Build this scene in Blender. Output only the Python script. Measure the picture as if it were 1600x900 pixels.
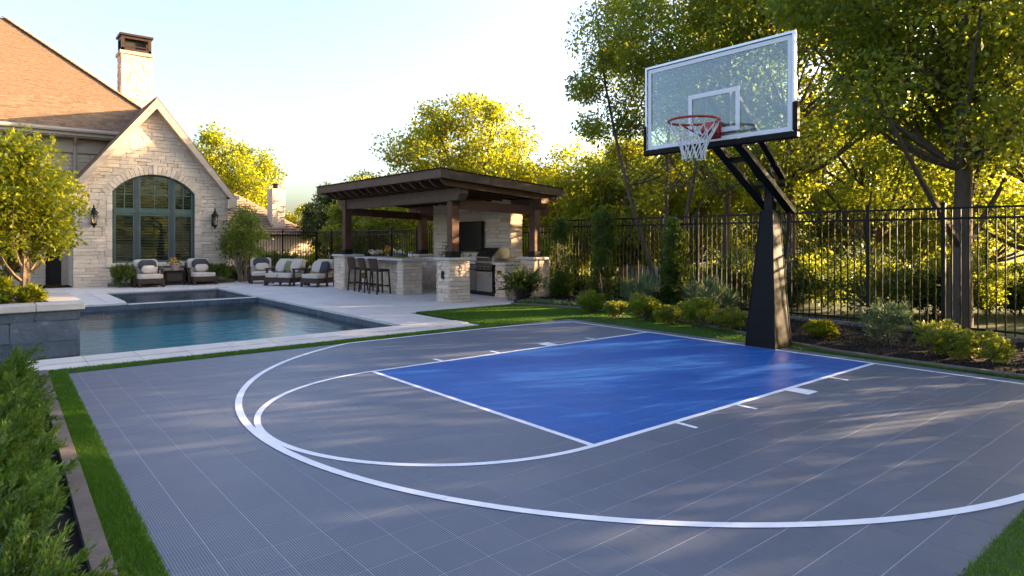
import bpy, bmesh, math, random
import numpy as np
from mathutils import Vector, Matrix, Euler
R = math.radians
for o in list(bpy.data.objects): bpy.data.objects.remove(o)
SC = bpy.context.scene
COL = SC.collection
rng = np.random.default_rng(7)
random.seed(7)

# ------------------------------------------------------------------ camera
# X runs along the free-throw lanes towards the baseline, Y along the baseline away from the viewer, metres
cam = bpy.data.cameras.new('camera'); cam_o = bpy.data.objects.new('camera', cam); COL.objects.link(cam_o)
cam.sensor_width = 36; cam.lens = 36 * 1008 / 1600; cam.shift_y = -75.5 / 1600
cam.clip_start = .05; cam.clip_end = 2000
cam_o.location = (0, 0, 1.6); cam_o.rotation_euler = (R(90), 0, -math.atan2(.6366366, .7711640))
SC.camera = cam_o
# ------------------------------------------------------------------ sky, sun, exposure
SUN_EL = R(13.0)
SUN = Vector((.93 * math.cos(SUN_EL), -.37 * math.cos(SUN_EL), math.sin(SUN_EL))).normalized()
world = bpy.data.worlds.new('World'); SC.world = world; world.use_nodes = True
wn = world.node_tree.nodes; wl = world.node_tree.links; wn.clear()
wo = wn.new('ShaderNodeOutputWorld'); bg = wn.new('ShaderNodeBackground'); sky = wn.new('ShaderNodeTexSky')
sky.sky_type = 'NISHITA'; sky.sun_disc = False; sky.sun_elevation = SUN_EL
sky.sun_rotation = math.atan2(SUN.x, SUN.y); sky.air_density = 1.0; sky.dust_density = 4.0; sky.ozone_density = 1.6
bg.inputs['Strength'].default_value = .086
hs = wn.new('ShaderNodeHueSaturation'); hs.inputs['Hue'].default_value = .518; hs.inputs['Saturation'].default_value = .95      # sky hue turned bluer, saturation slightly lowered
wl.new(sky.outputs[0], hs.inputs['Color']); wl.new(hs.outputs[0], bg.inputs[0]); wl.new(bg.outputs[0], wo.inputs[0])
sl = bpy.data.lights.new('sun', 'SUN'); sl.energy = 3.7; sl.angle = R(.5); sl.color = (1, .68, .38)
so = bpy.data.objects.new('sun', sl); COL.objects.link(so); so.location = (30, -10, 20)
so.rotation_euler = (-SUN).to_track_quat('-Z', 'Y').to_euler()
SC.view_settings.view_transform = 'Standard'; SC.view_settings.look = 'None'
SC.view_settings.gamma = 1; SC.view_settings.exposure = 3.0
SC.cycles.use_denoising = True
SC.cycles.max_bounces = 8; SC.cycles.diffuse_bounces = 4; SC.cycles.glossy_bounces = 4
SC.cycles.transmission_bounces = 6; SC.cycles.transparent_max_bounces = 12
SC.cycles.sample_clamp_indirect = 8; SC.cycles.caustics_reflective = False; SC.cycles.caustics_refractive = False

# ------------------------------------------------------------------ materials
def _mat(name):
    m = bpy.data.materials.new(name); m.use_nodes = True
    n = m.node_tree.nodes; n.clear()
    return m, n, m.node_tree.links, n.new('ShaderNodeOutputMaterial')
def _ramp2(n, l, fac, a, b):
    mx = n.new('ShaderNodeMix'); mx.data_type = 'RGBA'
    mx.inputs[6].default_value = (*a, 1); mx.inputs[7].default_value = (*b, 1)
    l.new(fac, mx.inputs[0]); return mx.outputs[2]
def _math(n, l, op, a, b=None, c=None):
    m = n.new('ShaderNodeMath'); m.operation = op
    for i, v in enumerate((a, b, c)):
        if v is None: continue
        if isinstance(v, (int, float)): m.inputs[i].default_value = v
        else: l.new(v, m.inputs[i])
    return m.outputs[0]
def surf(name, a, b=None, rough=.8, scale=6, detail=5, rand=0, bump=0, bscale=40, metal=0, spec=.3, stretch=(1, 1, 1), c=None, cth=.62):
    """two tones mixed by noise in world space, optional third tone in patches, object-random brightness, fine relief"""
    m, n, l, out = _mat(name)
    b = b or tuple(x * .75 for x in a)
    p = n.new('ShaderNodeBsdfPrincipled'); l.new(p.outputs[0], out.inputs[0])
    p.inputs['Roughness'].default_value = rough; p.inputs['Metallic'].default_value = metal
    p.inputs['Specular IOR Level'].default_value = spec
    g = n.new('ShaderNodeNewGeometry'); oi = n.new('ShaderNodeObjectInfo')
    mp = n.new('ShaderNodeMapping'); mp.inputs['Scale'].default_value = stretch
    off = n.new('ShaderNodeVectorMath'); off.operation = 'SCALE'; off.inputs[0].default_value = (37, 91, 53); l.new(oi.outputs['Random'], off.inputs['Scale'])
    ad = n.new('ShaderNodeVectorMath'); l.new(g.outputs['Position'], ad.inputs[0])
    if rand: l.new(off.outputs[0], ad.inputs[1])
    l.new(ad.outputs[0], mp.inputs[0])
    nz = n.new('ShaderNodeTexNoise'); nz.inputs['Scale'].default_value = scale; nz.inputs['Detail'].default_value = detail; nz.inputs['Roughness'].default_value = .6
    l.new(mp.outputs[0], nz.inputs[0])
    mr = n.new('ShaderNodeMapRange'); mr.inputs[1].default_value = .3; mr.inputs[2].default_value = .7; l.new(nz.outputs[0], mr.inputs[0])
    col = _ramp2(n, l, mr.outputs[0], a, b)
    if c:
        n2 = n.new('ShaderNodeTexNoise'); n2.inputs['Scale'].default_value = scale * 2.3; n2.inputs['Detail'].default_value = 6
        l.new(mp.outputs[0], n2.inputs[0])
        m2 = n.new('ShaderNodeMapRange'); m2.inputs[1].default_value = cth; m2.inputs[2].default_value = cth + .08; l.new(n2.outputs[0], m2.inputs[0])
        mx = n.new('ShaderNodeMix'); mx.data_type = 'RGBA'; l.new(m2.outputs[0], mx.inputs[0]); l.new(col, mx.inputs[6]); mx.inputs[7].default_value = (*c, 1); col = mx.outputs[2]
    if rand:
        f = _math(n, l, 'MULTIPLY_ADD', oi.outputs['Random'], 2 * rand, 1 - rand)
        vm = n.new('ShaderNodeVectorMath'); vm.operation = 'SCALE'; l.new(col, vm.inputs[0]); l.new(f, vm.inputs['Scale']); col = vm.outputs[0]
    l.new(col, p.inputs['Base Color'])
    if bump:
        nb = n.new('ShaderNodeTexNoise'); nb.inputs['Scale'].default_value = bscale; nb.inputs['Detail'].default_value = 6; l.new(mp.outputs[0], nb.inputs[0])
        bp = n.new('ShaderNodeBump'); bp.inputs['Strength'].default_value = bump; bp.inputs['Distance'].default_value = .02
        l.new(nb.outputs[0], bp.inputs['Height']); l.new(bp.outputs[0], p.inputs['Normal'])
    return m
def leafmat(name, a, b, trans, tf=.45, rough=.45):
    m, n, l, out = _mat(name)
    g = n.new('ShaderNodeNewGeometry'); oi = n.new('ShaderNodeObjectInfo')
    nz = n.new('ShaderNodeTexNoise'); nz.inputs['Scale'].default_value = 1.1; l.new(g.outputs['Position'], nz.inputs[0])
    f = _math(n, l, 'MULTIPLY_ADD', g.outputs['Random Per Island'], .6, _math(n, l, 'MULTIPLY_ADD', nz.outputs[0], 1.6, -.6))
    f = _math(n, l, 'MULTIPLY_ADD', oi.outputs['Random'], .3, _math(n, l, 'SUBTRACT', f, .15))
    col = _ramp2(n, l, f, a, b)
    tc = _ramp2(n, l, f, tuple(x * .8 for x in trans), tuple(min(1, x * 1.25) for x in trans))
    p = n.new('ShaderNodeBsdfPrincipled'); l.new(col, p.inputs['Base Color']); p.inputs['Roughness'].default_value = rough; p.inputs['Specular IOR Level'].default_value = .35
    t = n.new('ShaderNodeBsdfTranslucent'); l.new(tc, t.inputs[0])
    mx = n.new('ShaderNodeMixShader'); mx.inputs[0].default_value = tf
    l.new(p.outputs[0], mx.inputs[1]); l.new(t.outputs[0], mx.inputs[2]); l.new(mx.outputs[0], out.inputs[0])
    return m
def glassmat(name, tint=(.9, .96, .95), refl=.12, rough=.02, haze=0., ior=1.45):
    m, n, l, out = _mat(name)
    t = n.new('ShaderNodeBsdfTransparent'); t.inputs[0].default_value = (*tint, 1)
    g = n.new('ShaderNodeBsdfGlossy'); g.inputs['Roughness'].default_value = rough
    fr = n.new('ShaderNodeFresnel'); fr.inputs[0].default_value = ior
    f = _math(n, l, 'ADD', fr.outputs[0], refl)
    mx = n.new('ShaderNodeMixShader'); l.new(f, mx.inputs[0]); l.new(t.outputs[0], mx.inputs[1]); l.new(g.outputs[0], mx.inputs[2])
    o = mx.outputs[0]
    if haze:
        d = n.new('ShaderNodeBsdfDiffuse'); d.inputs[0].default_value = (.75, .85, .9, 1)  # pale blue film for dust, also painting in the milky sky reflection
        m2 = n.new('ShaderNodeMixShader'); m2.inputs[0].default_value = haze; l.new(o, m2.inputs[1]); l.new(d.outputs[0], m2.inputs[2]); o = m2.outputs[0]
    l.new(o, out.inputs[0]); return m

M = {}
M['stone'] = surf('limestone', (.66, .53, .405), (.54, .43, .325), .85, 3.5, rand=.13, bump=.5, bscale=22, c=(.4, .32, .24), cth=.68)
M['mortar'] = surf('mortar', (.36, .31, .26), (.28, .24, .2), .95, 8, bump=.2)
M['cap'] = surf('limestone_cap', (.55, .5, .44), (.48, .43, .38), .7, 4, rand=.05, bump=.15, bscale=50)
M['paver'] = surf('travertine_paver', (.62, .575, .52), (.53, .49, .44), .6, 2.6, rand=.06, bump=.12, bscale=45, stretch=(1, 2.2, 1))
M['paver_joint'] = surf('paver_joint', (.3, .28, .25), (.24, .22, .2), .95, 20)
M['slate'] = surf('blue_slate', (.085, .105, .135), (.055, .07, .095), .45, 5, rand=.22, bump=.6, bscale=14, spec=.45, c=(.13, .15, .18), cth=.63)
M['cream'] = surf('cream_trim', (.42, .345, .27), (.37, .3, .235), .6, 3, bump=.05)
M['shingle'] = surf('shingle', (.235, .145, .085), (.17, .105, .06), .9, 9, rand=.2, bump=.5, bscale=90)
M['wood'] = surf('dark_stained_wood', (.12, .055, .03), (.065, .03, .018), .5, 5, rand=.08, bump=.3, bscale=18, stretch=(1, 1, 1))
M['woodlight'] = surf('weathered_fascia', (.105, .068, .048), (.07, .045, .032), .5, 5, bump=.2, bscale=25)
M['blackmetal'] = surf('black_metal', (.005, .005, .005), (.008, .0075, .0075), .45, 10, spec=.2)
M['bronze'] = surf('bronze_metal', (.06, .035, .022), (.04, .025, .017), .45, 9, metal=.3)
M['wicker'] = surf('brown_wicker', (.065, .038, .027), (.038, .022, .016), .55, 60, bump=.5, bscale=160)
M['cushion'] = surf('cream_cushion', (.55, .47, .39), (.5, .42, .345), .9, 5, bump=.12, bscale=150)
M['charcoal'] = surf('charcoal_fabric', (.06, .06, .07), (.045, .045, .052), .9, 9, bump=.2, bscale=150)
M['olive'] = surf('olive_fabric', (.2, .21, .1), (.16, .17, .08), .9, 9)
M['steel'] = surf('stainless_steel', (.42, .41, .40), (.36, .35, .34), .28, 4, metal=1, stretch=(1, 1, 14))
M['darksteel'] = surf('dark_steel', (.05, .05, .05), (.04, .04, .04), .25, 4, metal=.8)
M['screen'] = surf('dark_screen', (.012, .011, .01), (.015, .013, .012), .12, 4, spec=.6)
M['vinyl'] = surf('black_vinyl_pad', (.004, .004, .0045), (.007, .0068, .007), .5, 3, bump=.35, bscale=5, spec=.14)
M['red'] = surf('red_rim_paint', (.42, .03, .018), (.36, .025, .015), .35, 6, spec=.5)
M['white'] = surf('white_paint', (.78, .78, .78), (.72, .72, .73), .5, 6)
M['net'] = surf('net_cord', (.75, .74, .7), (.68, .67, .63), .8, 30)
M['line'] = surf('court_line_paint', (.74, .77, .82), (.64, .67, .72), .55, 5, bump=.1, bscale=60, c=(.5, .53, .58), cth=.66)
M['court_base'] = surf('sky_lit_seam', (.4, .43, .5), (.35, .38, .44), .7, 10)  # pale seam tone painted in for tile edges catching the sky
M['sage'] = surf('sage_frame', (.075, .12, .1), (.06, .1, .08), .5, 6)
M['slat'] = surf('shutter_slat', (.42, .39, .3), (.36, .33, .25), .5, 6)
M['frame_dark'] = surf('dark_mullion', (.06, .07, .075), (.05, .06, .06), .45, 6)
M['interior'] = surf('interior', (.04, .035, .03), (.03, .025, .022), .9, 3)
M['mulch'] = surf('mulch', (.016, .011, .008), (.007, .005, .004), .95, 45, bump=1.0, bscale=60, c=(.02, .013, .009), cth=.6)
M['kerb'] = surf('stone_kerb', (.16, .13, .105), (.115, .095, .08), .85, 6, rand=.08, bump=.3, bscale=30)
M['turf'] = surf('turf_base', (.035, .075, .012), (.02, .05, .008), .9, 12, bump=.4, bscale=80)
M['ground'] = surf('meadow', (.05, .07, .02), (.035, .05, .015), .95, .8, bump=.4, bscale=12)
M['terracotta'] = surf('pale_pot', (.5, .36, .29), (.42, .3, .24), .8, 9)
M['darkpot'] = surf('dark_pot', (.03, .027, .025), (.02, .018, .017), .5, 9)
M['bark'] = surf('bark', (.13, .095, .07), (.075, .055, .042), .95, 9, bump=.8, bscale=16, stretch=(3, 3, .6))
M['barklight'] = surf('pale_bark', (.26, .19, .13), (.17, .12, .085), .9, 8, bump=.4, bscale=20, stretch=(2, 2, .6))
M['pooltile'] = surf('pool_plaster', (.1, .6, .66), (.08, .52, .58), .6, 1.2)
M['lampglass'] = glassmat('lamp_glass', (.9, .85, .75), .08)
M['pane'] = glassmat('window_pane', (.8, .84, .82), .0, .01)
M['board'] = glassmat('backboard_glass', (.72, .84, .87), .03, .0, .08)
M['tumbler'] = glassmat('clear_glass', (.9, .92, .92), .15)
M['petal'] = surf('cream_petals', (.75, .62, .45), (.7, .5, .3), .7, 20)
M['petal_orange'] = surf('orange_petals', (.75, .3, .06), (.7, .42, .08), .7, 20)
M['petal_yellow'] = surf('yellow_petals', (.75, .55, .05), (.7, .4, .03), .7, 20)
M['leaf'] = leafmat('leaf_green', (.045, .1, .016), (.1, .16, .024), (.42, .46, .028), .5)
M['leaf_deep'] = leafmat('leaf_deep', (.025, .06, .014), (.055, .1, .02), (.24, .3, .02), .42)
M['leaf_gold'] = leafmat('leaf_gold', (.08, .12, .01), (.14, .16, .014), (.5, .5, .018), .52)
M['leaf_lime'] = leafmat('leaf_lime', (.12, .17, .025), (.24, .25, .05), (.42, .44, .03), .4)
M['leaf_hedge'] = leafmat('leaf_hedge', (.045, .1, .014), (.1, .165, .024), (.22, .34, .025), .35)
M['leaf_silver'] = leafmat('leaf_silver', (.08, .13, .06), (.17, .21, .11), (.2, .28, .08), .25)
M['leaf_pine'] = leafmat('leaf_pine', (.02, .045, .016), (.05, .075, .022), (.1, .13, .02), .3)
M['blade'] = leafmat('grass_blade', (.035, .1, .006), (.075, .16, .012), (.14, .3, .01), .4)

def court_mat():
    m, n, l, out = _mat('court_tile')
    p = n.new('ShaderNodeBsdfPrincipled'); l.new(p.outputs[0], out.inputs[0])
    p.inputs['Specular IOR Level'].default_value = .28
    g = n.new('ShaderNodeNewGeometry'); sp = n.new('ShaderNodeSeparateXYZ'); l.new(g.outputs['Position'], sp.inputs[0])
    x, y = sp.outputs[0], sp.outputs[1]
    ins = _math(n, l, 'MULTIPLY', _math(n, l, 'LESS_THAN', _math(n, l, 'ABSOLUTE', _math(n, l, 'SUBTRACT', x, 6.283)), 2.633),
                _math(n, l, 'LESS_THAN', _math(n, l, 'ABSOLUTE', _math(n, l, 'SUBTRACT', y, 5.285)), 1.83))
    nz = n.new('ShaderNodeTexNoise'); nz.inputs['Scale'].default_value = 1.3; nz.inputs['Detail'].default_value = 7; l.new(g.outputs['Position'], nz.inputs[0])
    oi = n.new('ShaderNodeObjectInfo')
    grey = _ramp2(n, l, nz.outputs[0], (.1, .12, .162), (.145, .168, .218))
    blue = _ramp2(n, l, nz.outputs[0], (.008, .085, .34), (.014, .115, .43))
    mx = n.new('ShaderNodeMix'); mx.data_type = 'RGBA'; l.new(ins, mx.inputs[0]); l.new(grey, mx.inputs[6]); l.new(blue, mx.inputs[7])
    # scuffs and dust, long smears and fine speckle
    sm = n.new('ShaderNodeMapping'); sm.inputs['Scale'].default_value = (1.0, .35, 1); sm.inputs['Rotation'].default_value = (0, 0, R(25)); l.new(g.outputs['Position'], sm.inputs[0])
    n3 = n.new('ShaderNodeTexNoise'); n3.inputs['Scale'].default_value = 7; n3.inputs['Detail'].default_value = 9; n3.inputs['Roughness'].default_value = .7; l.new(sm.outputs[0], n3.inputs[0])
    sc_ = n.new('ShaderNodeMapRange'); sc_.inputs[1].default_value = .56; sc_.inputs[2].default_value = .78; sc_.inputs[4].default_value = .2; l.new(n3.outputs[0], sc_.inputs[0])
    mxd = n.new('ShaderNodeMix'); mxd.data_type = 'RGBA'; l.new(sc_.outputs[0], mxd.inputs[0]); l.new(mx.outputs[2], mxd.inputs[6]); mxd.inputs[7].default_value = (.24, .24, .25, 1); mx = mxd
    # open ribs running along Y
    rib = _math(n, l, 'SINE', _math(n, l, 'MULTIPLY', x, 2 * math.pi / .0268 * 2))
    rib = _math(n, l, 'MULTIPLY_ADD', rib, .5, .5)
    dk = _math(n, l, 'MULTIPLY_ADD', rib, .6, .58)
    dk = _math(n, l, 'MULTIPLY', dk, _math(n, l, 'MULTIPLY_ADD', oi.outputs['Random'], .08, .96))
    vm = n.new('ShaderNodeVectorMath'); vm.operation = 'SCALE'; l.new(mx.outputs[2], vm.inputs[0]); l.new(dk, vm.inputs['Scale'])
    l.new(vm.outputs[0], p.inputs['Base Color'])
    bp = n.new('ShaderNodeBump'); bp.inputs['Strength'].default_value = .35; bp.inputs['Distance'].default_value = .004
    l.new(rib, bp.inputs['Height']); l.new(bp.outputs[0], p.inputs['Normal'])
    rg = _math(n, l, 'MULTIPLY_ADD', nz.outputs[0], .25, .3); l.new(rg, p.inputs['Roughness'])
    return m
M['court'] = court_mat()
def water_mat():
    m, n, l, out = _mat('pool_water')
    g = n.new('ShaderNodeNewGeometry')
    mp = n.new('ShaderNodeMapping'); mp.inputs['Rotation'].default_value = (0, 0, R(40)); mp.inputs['Scale'].default_value = (1.0, 2.3, 1); l.new(g.outputs['Position'], mp.inputs[0])
    nz = n.new('ShaderNodeTexNoise'); nz.inputs['Scale'].default_value = 3.4; nz.inputs['Detail'].default_value = 5; nz.inputs['Distortion'].default_value = .4; l.new(mp.outputs[0], nz.inputs[0])
    bp = n.new('ShaderNodeBump'); bp.inputs['Strength'].default_value = .32; bp.inputs['Distance'].default_value = .05; l.new(nz.outputs[0], bp.inputs['Height'])
    t = n.new('ShaderNodeBsdfTransparent'); t.inputs[0].default_value = (.6, .95, .98, 1)
    gl = n.new('ShaderNodeBsdfGlossy'); gl.inputs['Roughness'].default_value = .03; l.new(bp.outputs[0], gl.inputs['Normal'])
    fr = n.new('ShaderNodeFresnel'); fr.inputs[0].default_value = 1.42; l.new(bp.outputs[0], fr.inputs['Normal'])
    mx = n.new('ShaderNodeMixShader'); l.new(fr.outputs[0], mx.inputs[0]); l.new(t.outputs[0], mx.inputs[1]); l.new(gl.outputs[0], mx.inputs[2]); l.new(mx.outputs[0], out.inputs[0])
    return m
M['water'] = water_mat()

# ------------------------------------------------------------------ building helpers
WM = {}
def _finish(o, parent, world):
    COL.objects.link(o)
    WM[o] = world
    if parent:
        o.parent = parent; o.matrix_parent_inverse = WM[parent].inverted()
def put(name, mesh, mat=None, parent=None, loc=(0, 0, 0), rot=(0, 0, 0), scale=(1, 1, 1)):
    o = bpy.data.objects.new(name, mesh)
    if mat is not None and not mesh.materials: mesh.materials.append(M[mat] if isinstance(mat, str) else mat)
    o.location = loc; o.rotation_euler = rot; o.scale = scale
    _finish(o, parent, Matrix.LocRotScale(Vector(loc), Euler(rot), Vector(scale)))
    return o
def tag(o, label=None, cat=None, group=None, kind=None):
    if label: o['label'] = label
    if cat: o['category'] = cat
    if group: o['group'] = group
    if kind: o['kind'] = kind
    return o
def thing(name, label, cat, loc=(0, 0, 0), group=None, rotz=0):
    o = bpy.data.objects.new(name, None); o.empty_display_size = .2
    o.location = loc; o.rotation_euler = (0, 0, rotz)
    _finish(o, None, Matrix.LocRotScale(Vector(loc), Euler((0, 0, rotz)), Vector((1, 1, 1))))
    return tag(o, label, cat, group)
def copy_tree(o, parent=None):
    c = o.copy(); COL.objects.link(c); c.parent = parent
    if parent: c.matrix_parent_inverse = o.matrix_parent_inverse.copy()
    for ch in [x for x in KIDS.get(o, ())]: copy_tree(ch, c)
    return c
KIDS = {}
def remember(root):
    """note the children of a finished prototype so that it can be copied"""
    for o in bpy.data.objects:
        if o.parent is not None:
            KIDS.setdefault(o.parent, [])
            if o not in KIDS[o.parent]: KIDS[o.parent].append(o)

class MB:
    def __init__(s): s.v = []; s.f = []; s.sm = False
    def add(s, vs, fs):
        b = len(s.v); s.v += [tuple(v) for v in vs]; s.f += [tuple(i + b for i in f) for f in fs]; return s
    def box(s, x0, x1, y0, y1, z0, z1):
        return s.add([(x0, y0, z0), (x1, y0, z0), (x1, y1, z0), (x0, y1, z0), (x0, y0, z1), (x1, y0, z1), (x1, y1, z1), (x0, y1, z1)],
                     [(0, 3, 2, 1), (4, 5, 6, 7), (0, 1, 5, 4), (1, 2, 6, 5), (2, 3, 7, 6), (3, 0, 4, 7)])
    def bbox(s, x0, x1, y0, y1, z0, z1, b=.008):
        """box with chamfered edges"""
        xs, ys, zs = (x0, x1), (y0, y1), (z0, z1); vs = []; idx = {}
        for i in (0, 1):
            for j in (0, 1):
                for k in (0, 1):
                    sx, sy, sz = (1 if i == 0 else -1) * b, (1 if j == 0 else -1) * b, (1 if k == 0 else -1) * b
                    idx[i, j, k, 'x'] = len(vs); vs.append((xs[i], ys[j] + sy, zs[k] + sz))
                    idx[i, j, k, 'y'] = len(vs); vs.append((xs[i] + sx, ys[j], zs[k] + sz))
                    idx[i, j, k, 'z'] = len(vs); vs.append((xs[i] + sx, ys[j] + sy, zs[k]))
        f = []
        q = lambda *a: f.append(tuple(idx[t] for t in a))
        q((0,0,0,'x'),(0,0,1,'x'),(0,1,1,'x'),(0,1,0,'x')); q((1,0,0,'x'),(1,1,0,'x'),(1,1,1,'x'),(1,0,1,'x'))
        q((0,0,0,'y'),(1,0,0,'y'),(1,0,1,'y'),(0,0,1,'y')); q((0,1,0,'y'),(0,1,1,'y'),(1,1,1,'y'),(1,1,0,'y'))
        q((0,0,0,'z'),(0,1,0,'z'),(1,1,0,'z'),(1,0,0,'z')); q((0,0,1,'z'),(1,0,1,'z'),(1,1,1,'z'),(0,1,1,'z'))
        for j in (0, 1):
            for k in (0, 1): q((0,j,k,'y'),(1,j,k,'y'),(1,j,k,'z'),(0,j,k,'z'))
        for i in (0, 1):
            for k in (0, 1): q((i,0,k,'x'),(i,1,k,'x'),(i,1,k,'z'),(i,0,k,'z'))
            for j in (0, 1): q((i,j,0,'x'),(i,j,1,'x'),(i,j,1,'y'),(i,j,0,'y'))
        for i in (0, 1):
            for j in (0, 1):
                for k in (0, 1): q((i,j,k,'x'),(i,j,k,'y'),(i,j,k,'z'))
        return s.add(vs, f)
    def tube(s, pts, rad, n=8, caps=True, close=False):
        pts = [Vector(p) for p in pts]; m = len(pts)
        rad = rad if hasattr(rad, '__len__') else [rad] * m
        b = len(s.v); up = None
        for i, p in enumerate(pts):
            if close: t = pts[(i + 1) % m] - pts[i - 1]
            else: t = pts[min(i + 1, m - 1)] - pts[max(i - 1, 0)]
            t.normalize()
            if up is None: up = Vector((0, 0, 1)) if abs(t.z) < .9 else Vector((1, 0, 0))
            sd = t.cross(up); sd.normalize(); up2 = sd.cross(t); up = up2
            for k in range(n):
                a = 2 * math.pi * k / n
                s.v.append(tuple(p + (sd * math.cos(a) + up2 * math.sin(a)) * rad[i]))
        rings = m if close else m - 1
        for i in range(rings):
            for k in range(n):
                i2 = (i + 1) % m
                s.f.append((b + i * n + k, b + i * n + (k + 1) % n, b + i2 * n + (k + 1) % n, b + i2 * n + k))
        if caps and not close:
            s.f.append(tuple(b + k for k in range(n))[::-1]); s.f.append(tuple(b + (m - 1) * n + k for k in range(n)))
        s.sm = True; return s
    def lathe(s, c, prof, n=16):
        b = len(s.v)
        for r, z in prof:
            for k in range(n):
                a = 2 * math.pi * k / n; s.v.append((c[0] + r * math.cos(a), c[1] + r * math.sin(a), c[2] + z))
        for i in range(len(prof) - 1):
            for k in range(n): s.f.append((b + i * n + k, b + i * n + (k + 1) % n, b + (i + 1) * n + (k + 1) % n, b + (i + 1) * n + k))
        s.f.append(tuple(b + k for k in range(n))[::-1]); s.f.append(tuple(b + (len(prof) - 1) * n + k for k in range(n)))
        s.sm = True; return s
    def beam(s, a, b, w, h, up=(0, 0, 1)):
        a, b = Vector(a), Vector(b); t = (b - a).normalized(); u = Vector(up); sd = t.cross(u).normalized(); u = sd.cross(t)
        vs = [p + sd * (i * w / 2) + u * (j * h / 2) for p in (a, b) for i, j in ((-1, -1), (1, -1), (1, 1), (-1, 1))]
        return s.add(vs, [(0, 1, 2, 3), (7, 6, 5, 4), (0, 4, 5, 1), (1, 5, 6, 2), (2, 6, 7, 3), (3, 7, 4, 0)])
    def prism(s, poly, z0, z1):
        n = len(poly)
        return s.add([(x, y, z0) for x, y in poly] + [(x, y, z1) for x, y in poly],
                     [tuple(range(n))[::-1], tuple(range(n, 2 * n))] + [(i, (i + 1) % n, n + (i + 1) % n, n + i) for i in range(n)])
    def mesh(s, name='mesh', smooth=None):
        me = bpy.data.meshes.new(name); me.from_pydata(s.v, [], s.f); 
        bm = bmesh.new(); bm.from_mesh(me); bmesh.ops.recalc_face_normals(bm, faces=bm.faces); bm.to_mesh(me); bm.free()
        if s.sm if smooth is None else smooth:
            me.polygons.foreach_set('use_smooth', [True] * len(me.polygons))
            try: me.set_sharp_from_angle(angle=R(40))
            except Exception: pass
        return me
    def build(s, name, mat, parent=None, smooth=None):
        return put(name, s.mesh(name, smooth), mat, parent)
def cushion_mesh(sx, sy, sz, p=3.2, n=7, puff=.35):
    """pillow-like rounded block centred on the origin"""
    bm = bmesh.new(); bmesh.ops.create_cube(bm, size=2); bmesh.ops.subdivide_edges(bm, edges=bm.edges[:], cuts=n, use_grid_fill=True)
    for v in bm.verts:
        c = v.co; q = (abs(c.x) ** (2 * p) + abs(c.y) ** (2 * p) + abs(c.z) ** p) ** (1 / (2 * p))
        d = max(abs(c.x), abs(c.y), abs(c.z)); k = d / max(q, 1e-6)
        pz = 1 - puff * max(abs(c.x), abs(c.y)) ** 4
        v.co = Vector((c.x * k * sx / 2, c.y * k * sy / 2, c.z * k * pz * sz / 2))
    me = bpy.data.meshes.new('cushion'); bm.to_mesh(me); bm.free()
    me.polygons.foreach_set('use_smooth', [True] * len(me.polygons)); return me

# ---- stones laid in courses, each a mesh object sharing one of a few hewn blocks
def hewn(seed, rough=.12, ch=.08):
    r = random.Random(seed); m = MB(); m.bbox(-.5, .5, 0, 1, -.5, .5, ch)
    m.v = [(x + r.uniform(-.012, .012), y + (r.uniform(-rough, rough) if y < .5 else 0), z + r.uniform(-.03, .03)) for x, y, z in m.v]
    me = m.mesh('hewn_stone'); return me
HEWN = [hewn(i) for i in range(8)]
for me in HEWN: me.materials.append(M['stone'])
SLATEB = [hewn(40 + i, .1, .03) for i in range(6)]
for me in SLATEB: me.materials.append(M['slate'])
def joined(name, items, mat, parent):
    """items: (mesh, matrix) merged into one part"""
    V, F = [], []; b = 0
    for me, mx in items:
        for v in me.vertices: V.append(tuple(mx @ v.co))
        for p in me.polygons: F.append(tuple(i + b for i in p.vertices))
        b += len(me.vertices)
    me = bpy.data.meshes.new(name); me.from_pydata(V, [], F)
    o = put(name, me, mat, parent); tag(o, kind='stuff'); return o
def course_rects(u0, u1, z0, z1, hmin, hmax, lmin, lmax, gap, r, spans=None):
    z = z0; out = []
    while z < z1 - .02:
        h = r.uniform(hmin, hmax)
        if z + h > z1 - hmin * .6: h = z1 - z
        for a, b in (spans(z, z + h) if spans else [(u0, u1)]):
            u = a
            while u < b - .01:
                L = r.uniform(lmin, lmax)
                if u + L > b - lmin * .6: L = b - u
                out.append((u + gap / 2, u + L - gap / 2, z + gap / 2, z + h - gap / 2)); u += L
        z += h
    return out
def lay(parent, rects, face, plane, depth, r, meshes=HEWN, name='stone', jut=.012, limit=None, rest=None):
    """face '-y': u is X on plane Y; '-x': u is Y on plane X; '+y', '+x' mirrored"""
    rot = {'-y': 0, '-x': -math.pi / 2, '+y': math.pi, '+x': math.pi / 2}[face]
    sg = -1 if face[0] == '-' else 1
    for i, (a, b, z0, z1) in enumerate(rects):
        if b - a < .015: continue
        j = plane + sg * r.uniform(-jut, jut)
        c = (a + b) / 2
        loc = (c, j, (z0 + z1) / 2) if face[1] == 'y' else (j, c, (z0 + z1) / 2)
        me = r.choice(meshes); sc = (b - a, depth, z1 - z0)
        if limit is not None and limit[0] <= 0:
            rest.append((me, Matrix.LocRotScale(Vector(loc), Euler((0, 0, rot)), Vector(sc)))); continue
        if limit is not None: limit[0] -= 1
        put(name, me, None, parent, loc, (0, 0, rot), sc)
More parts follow.
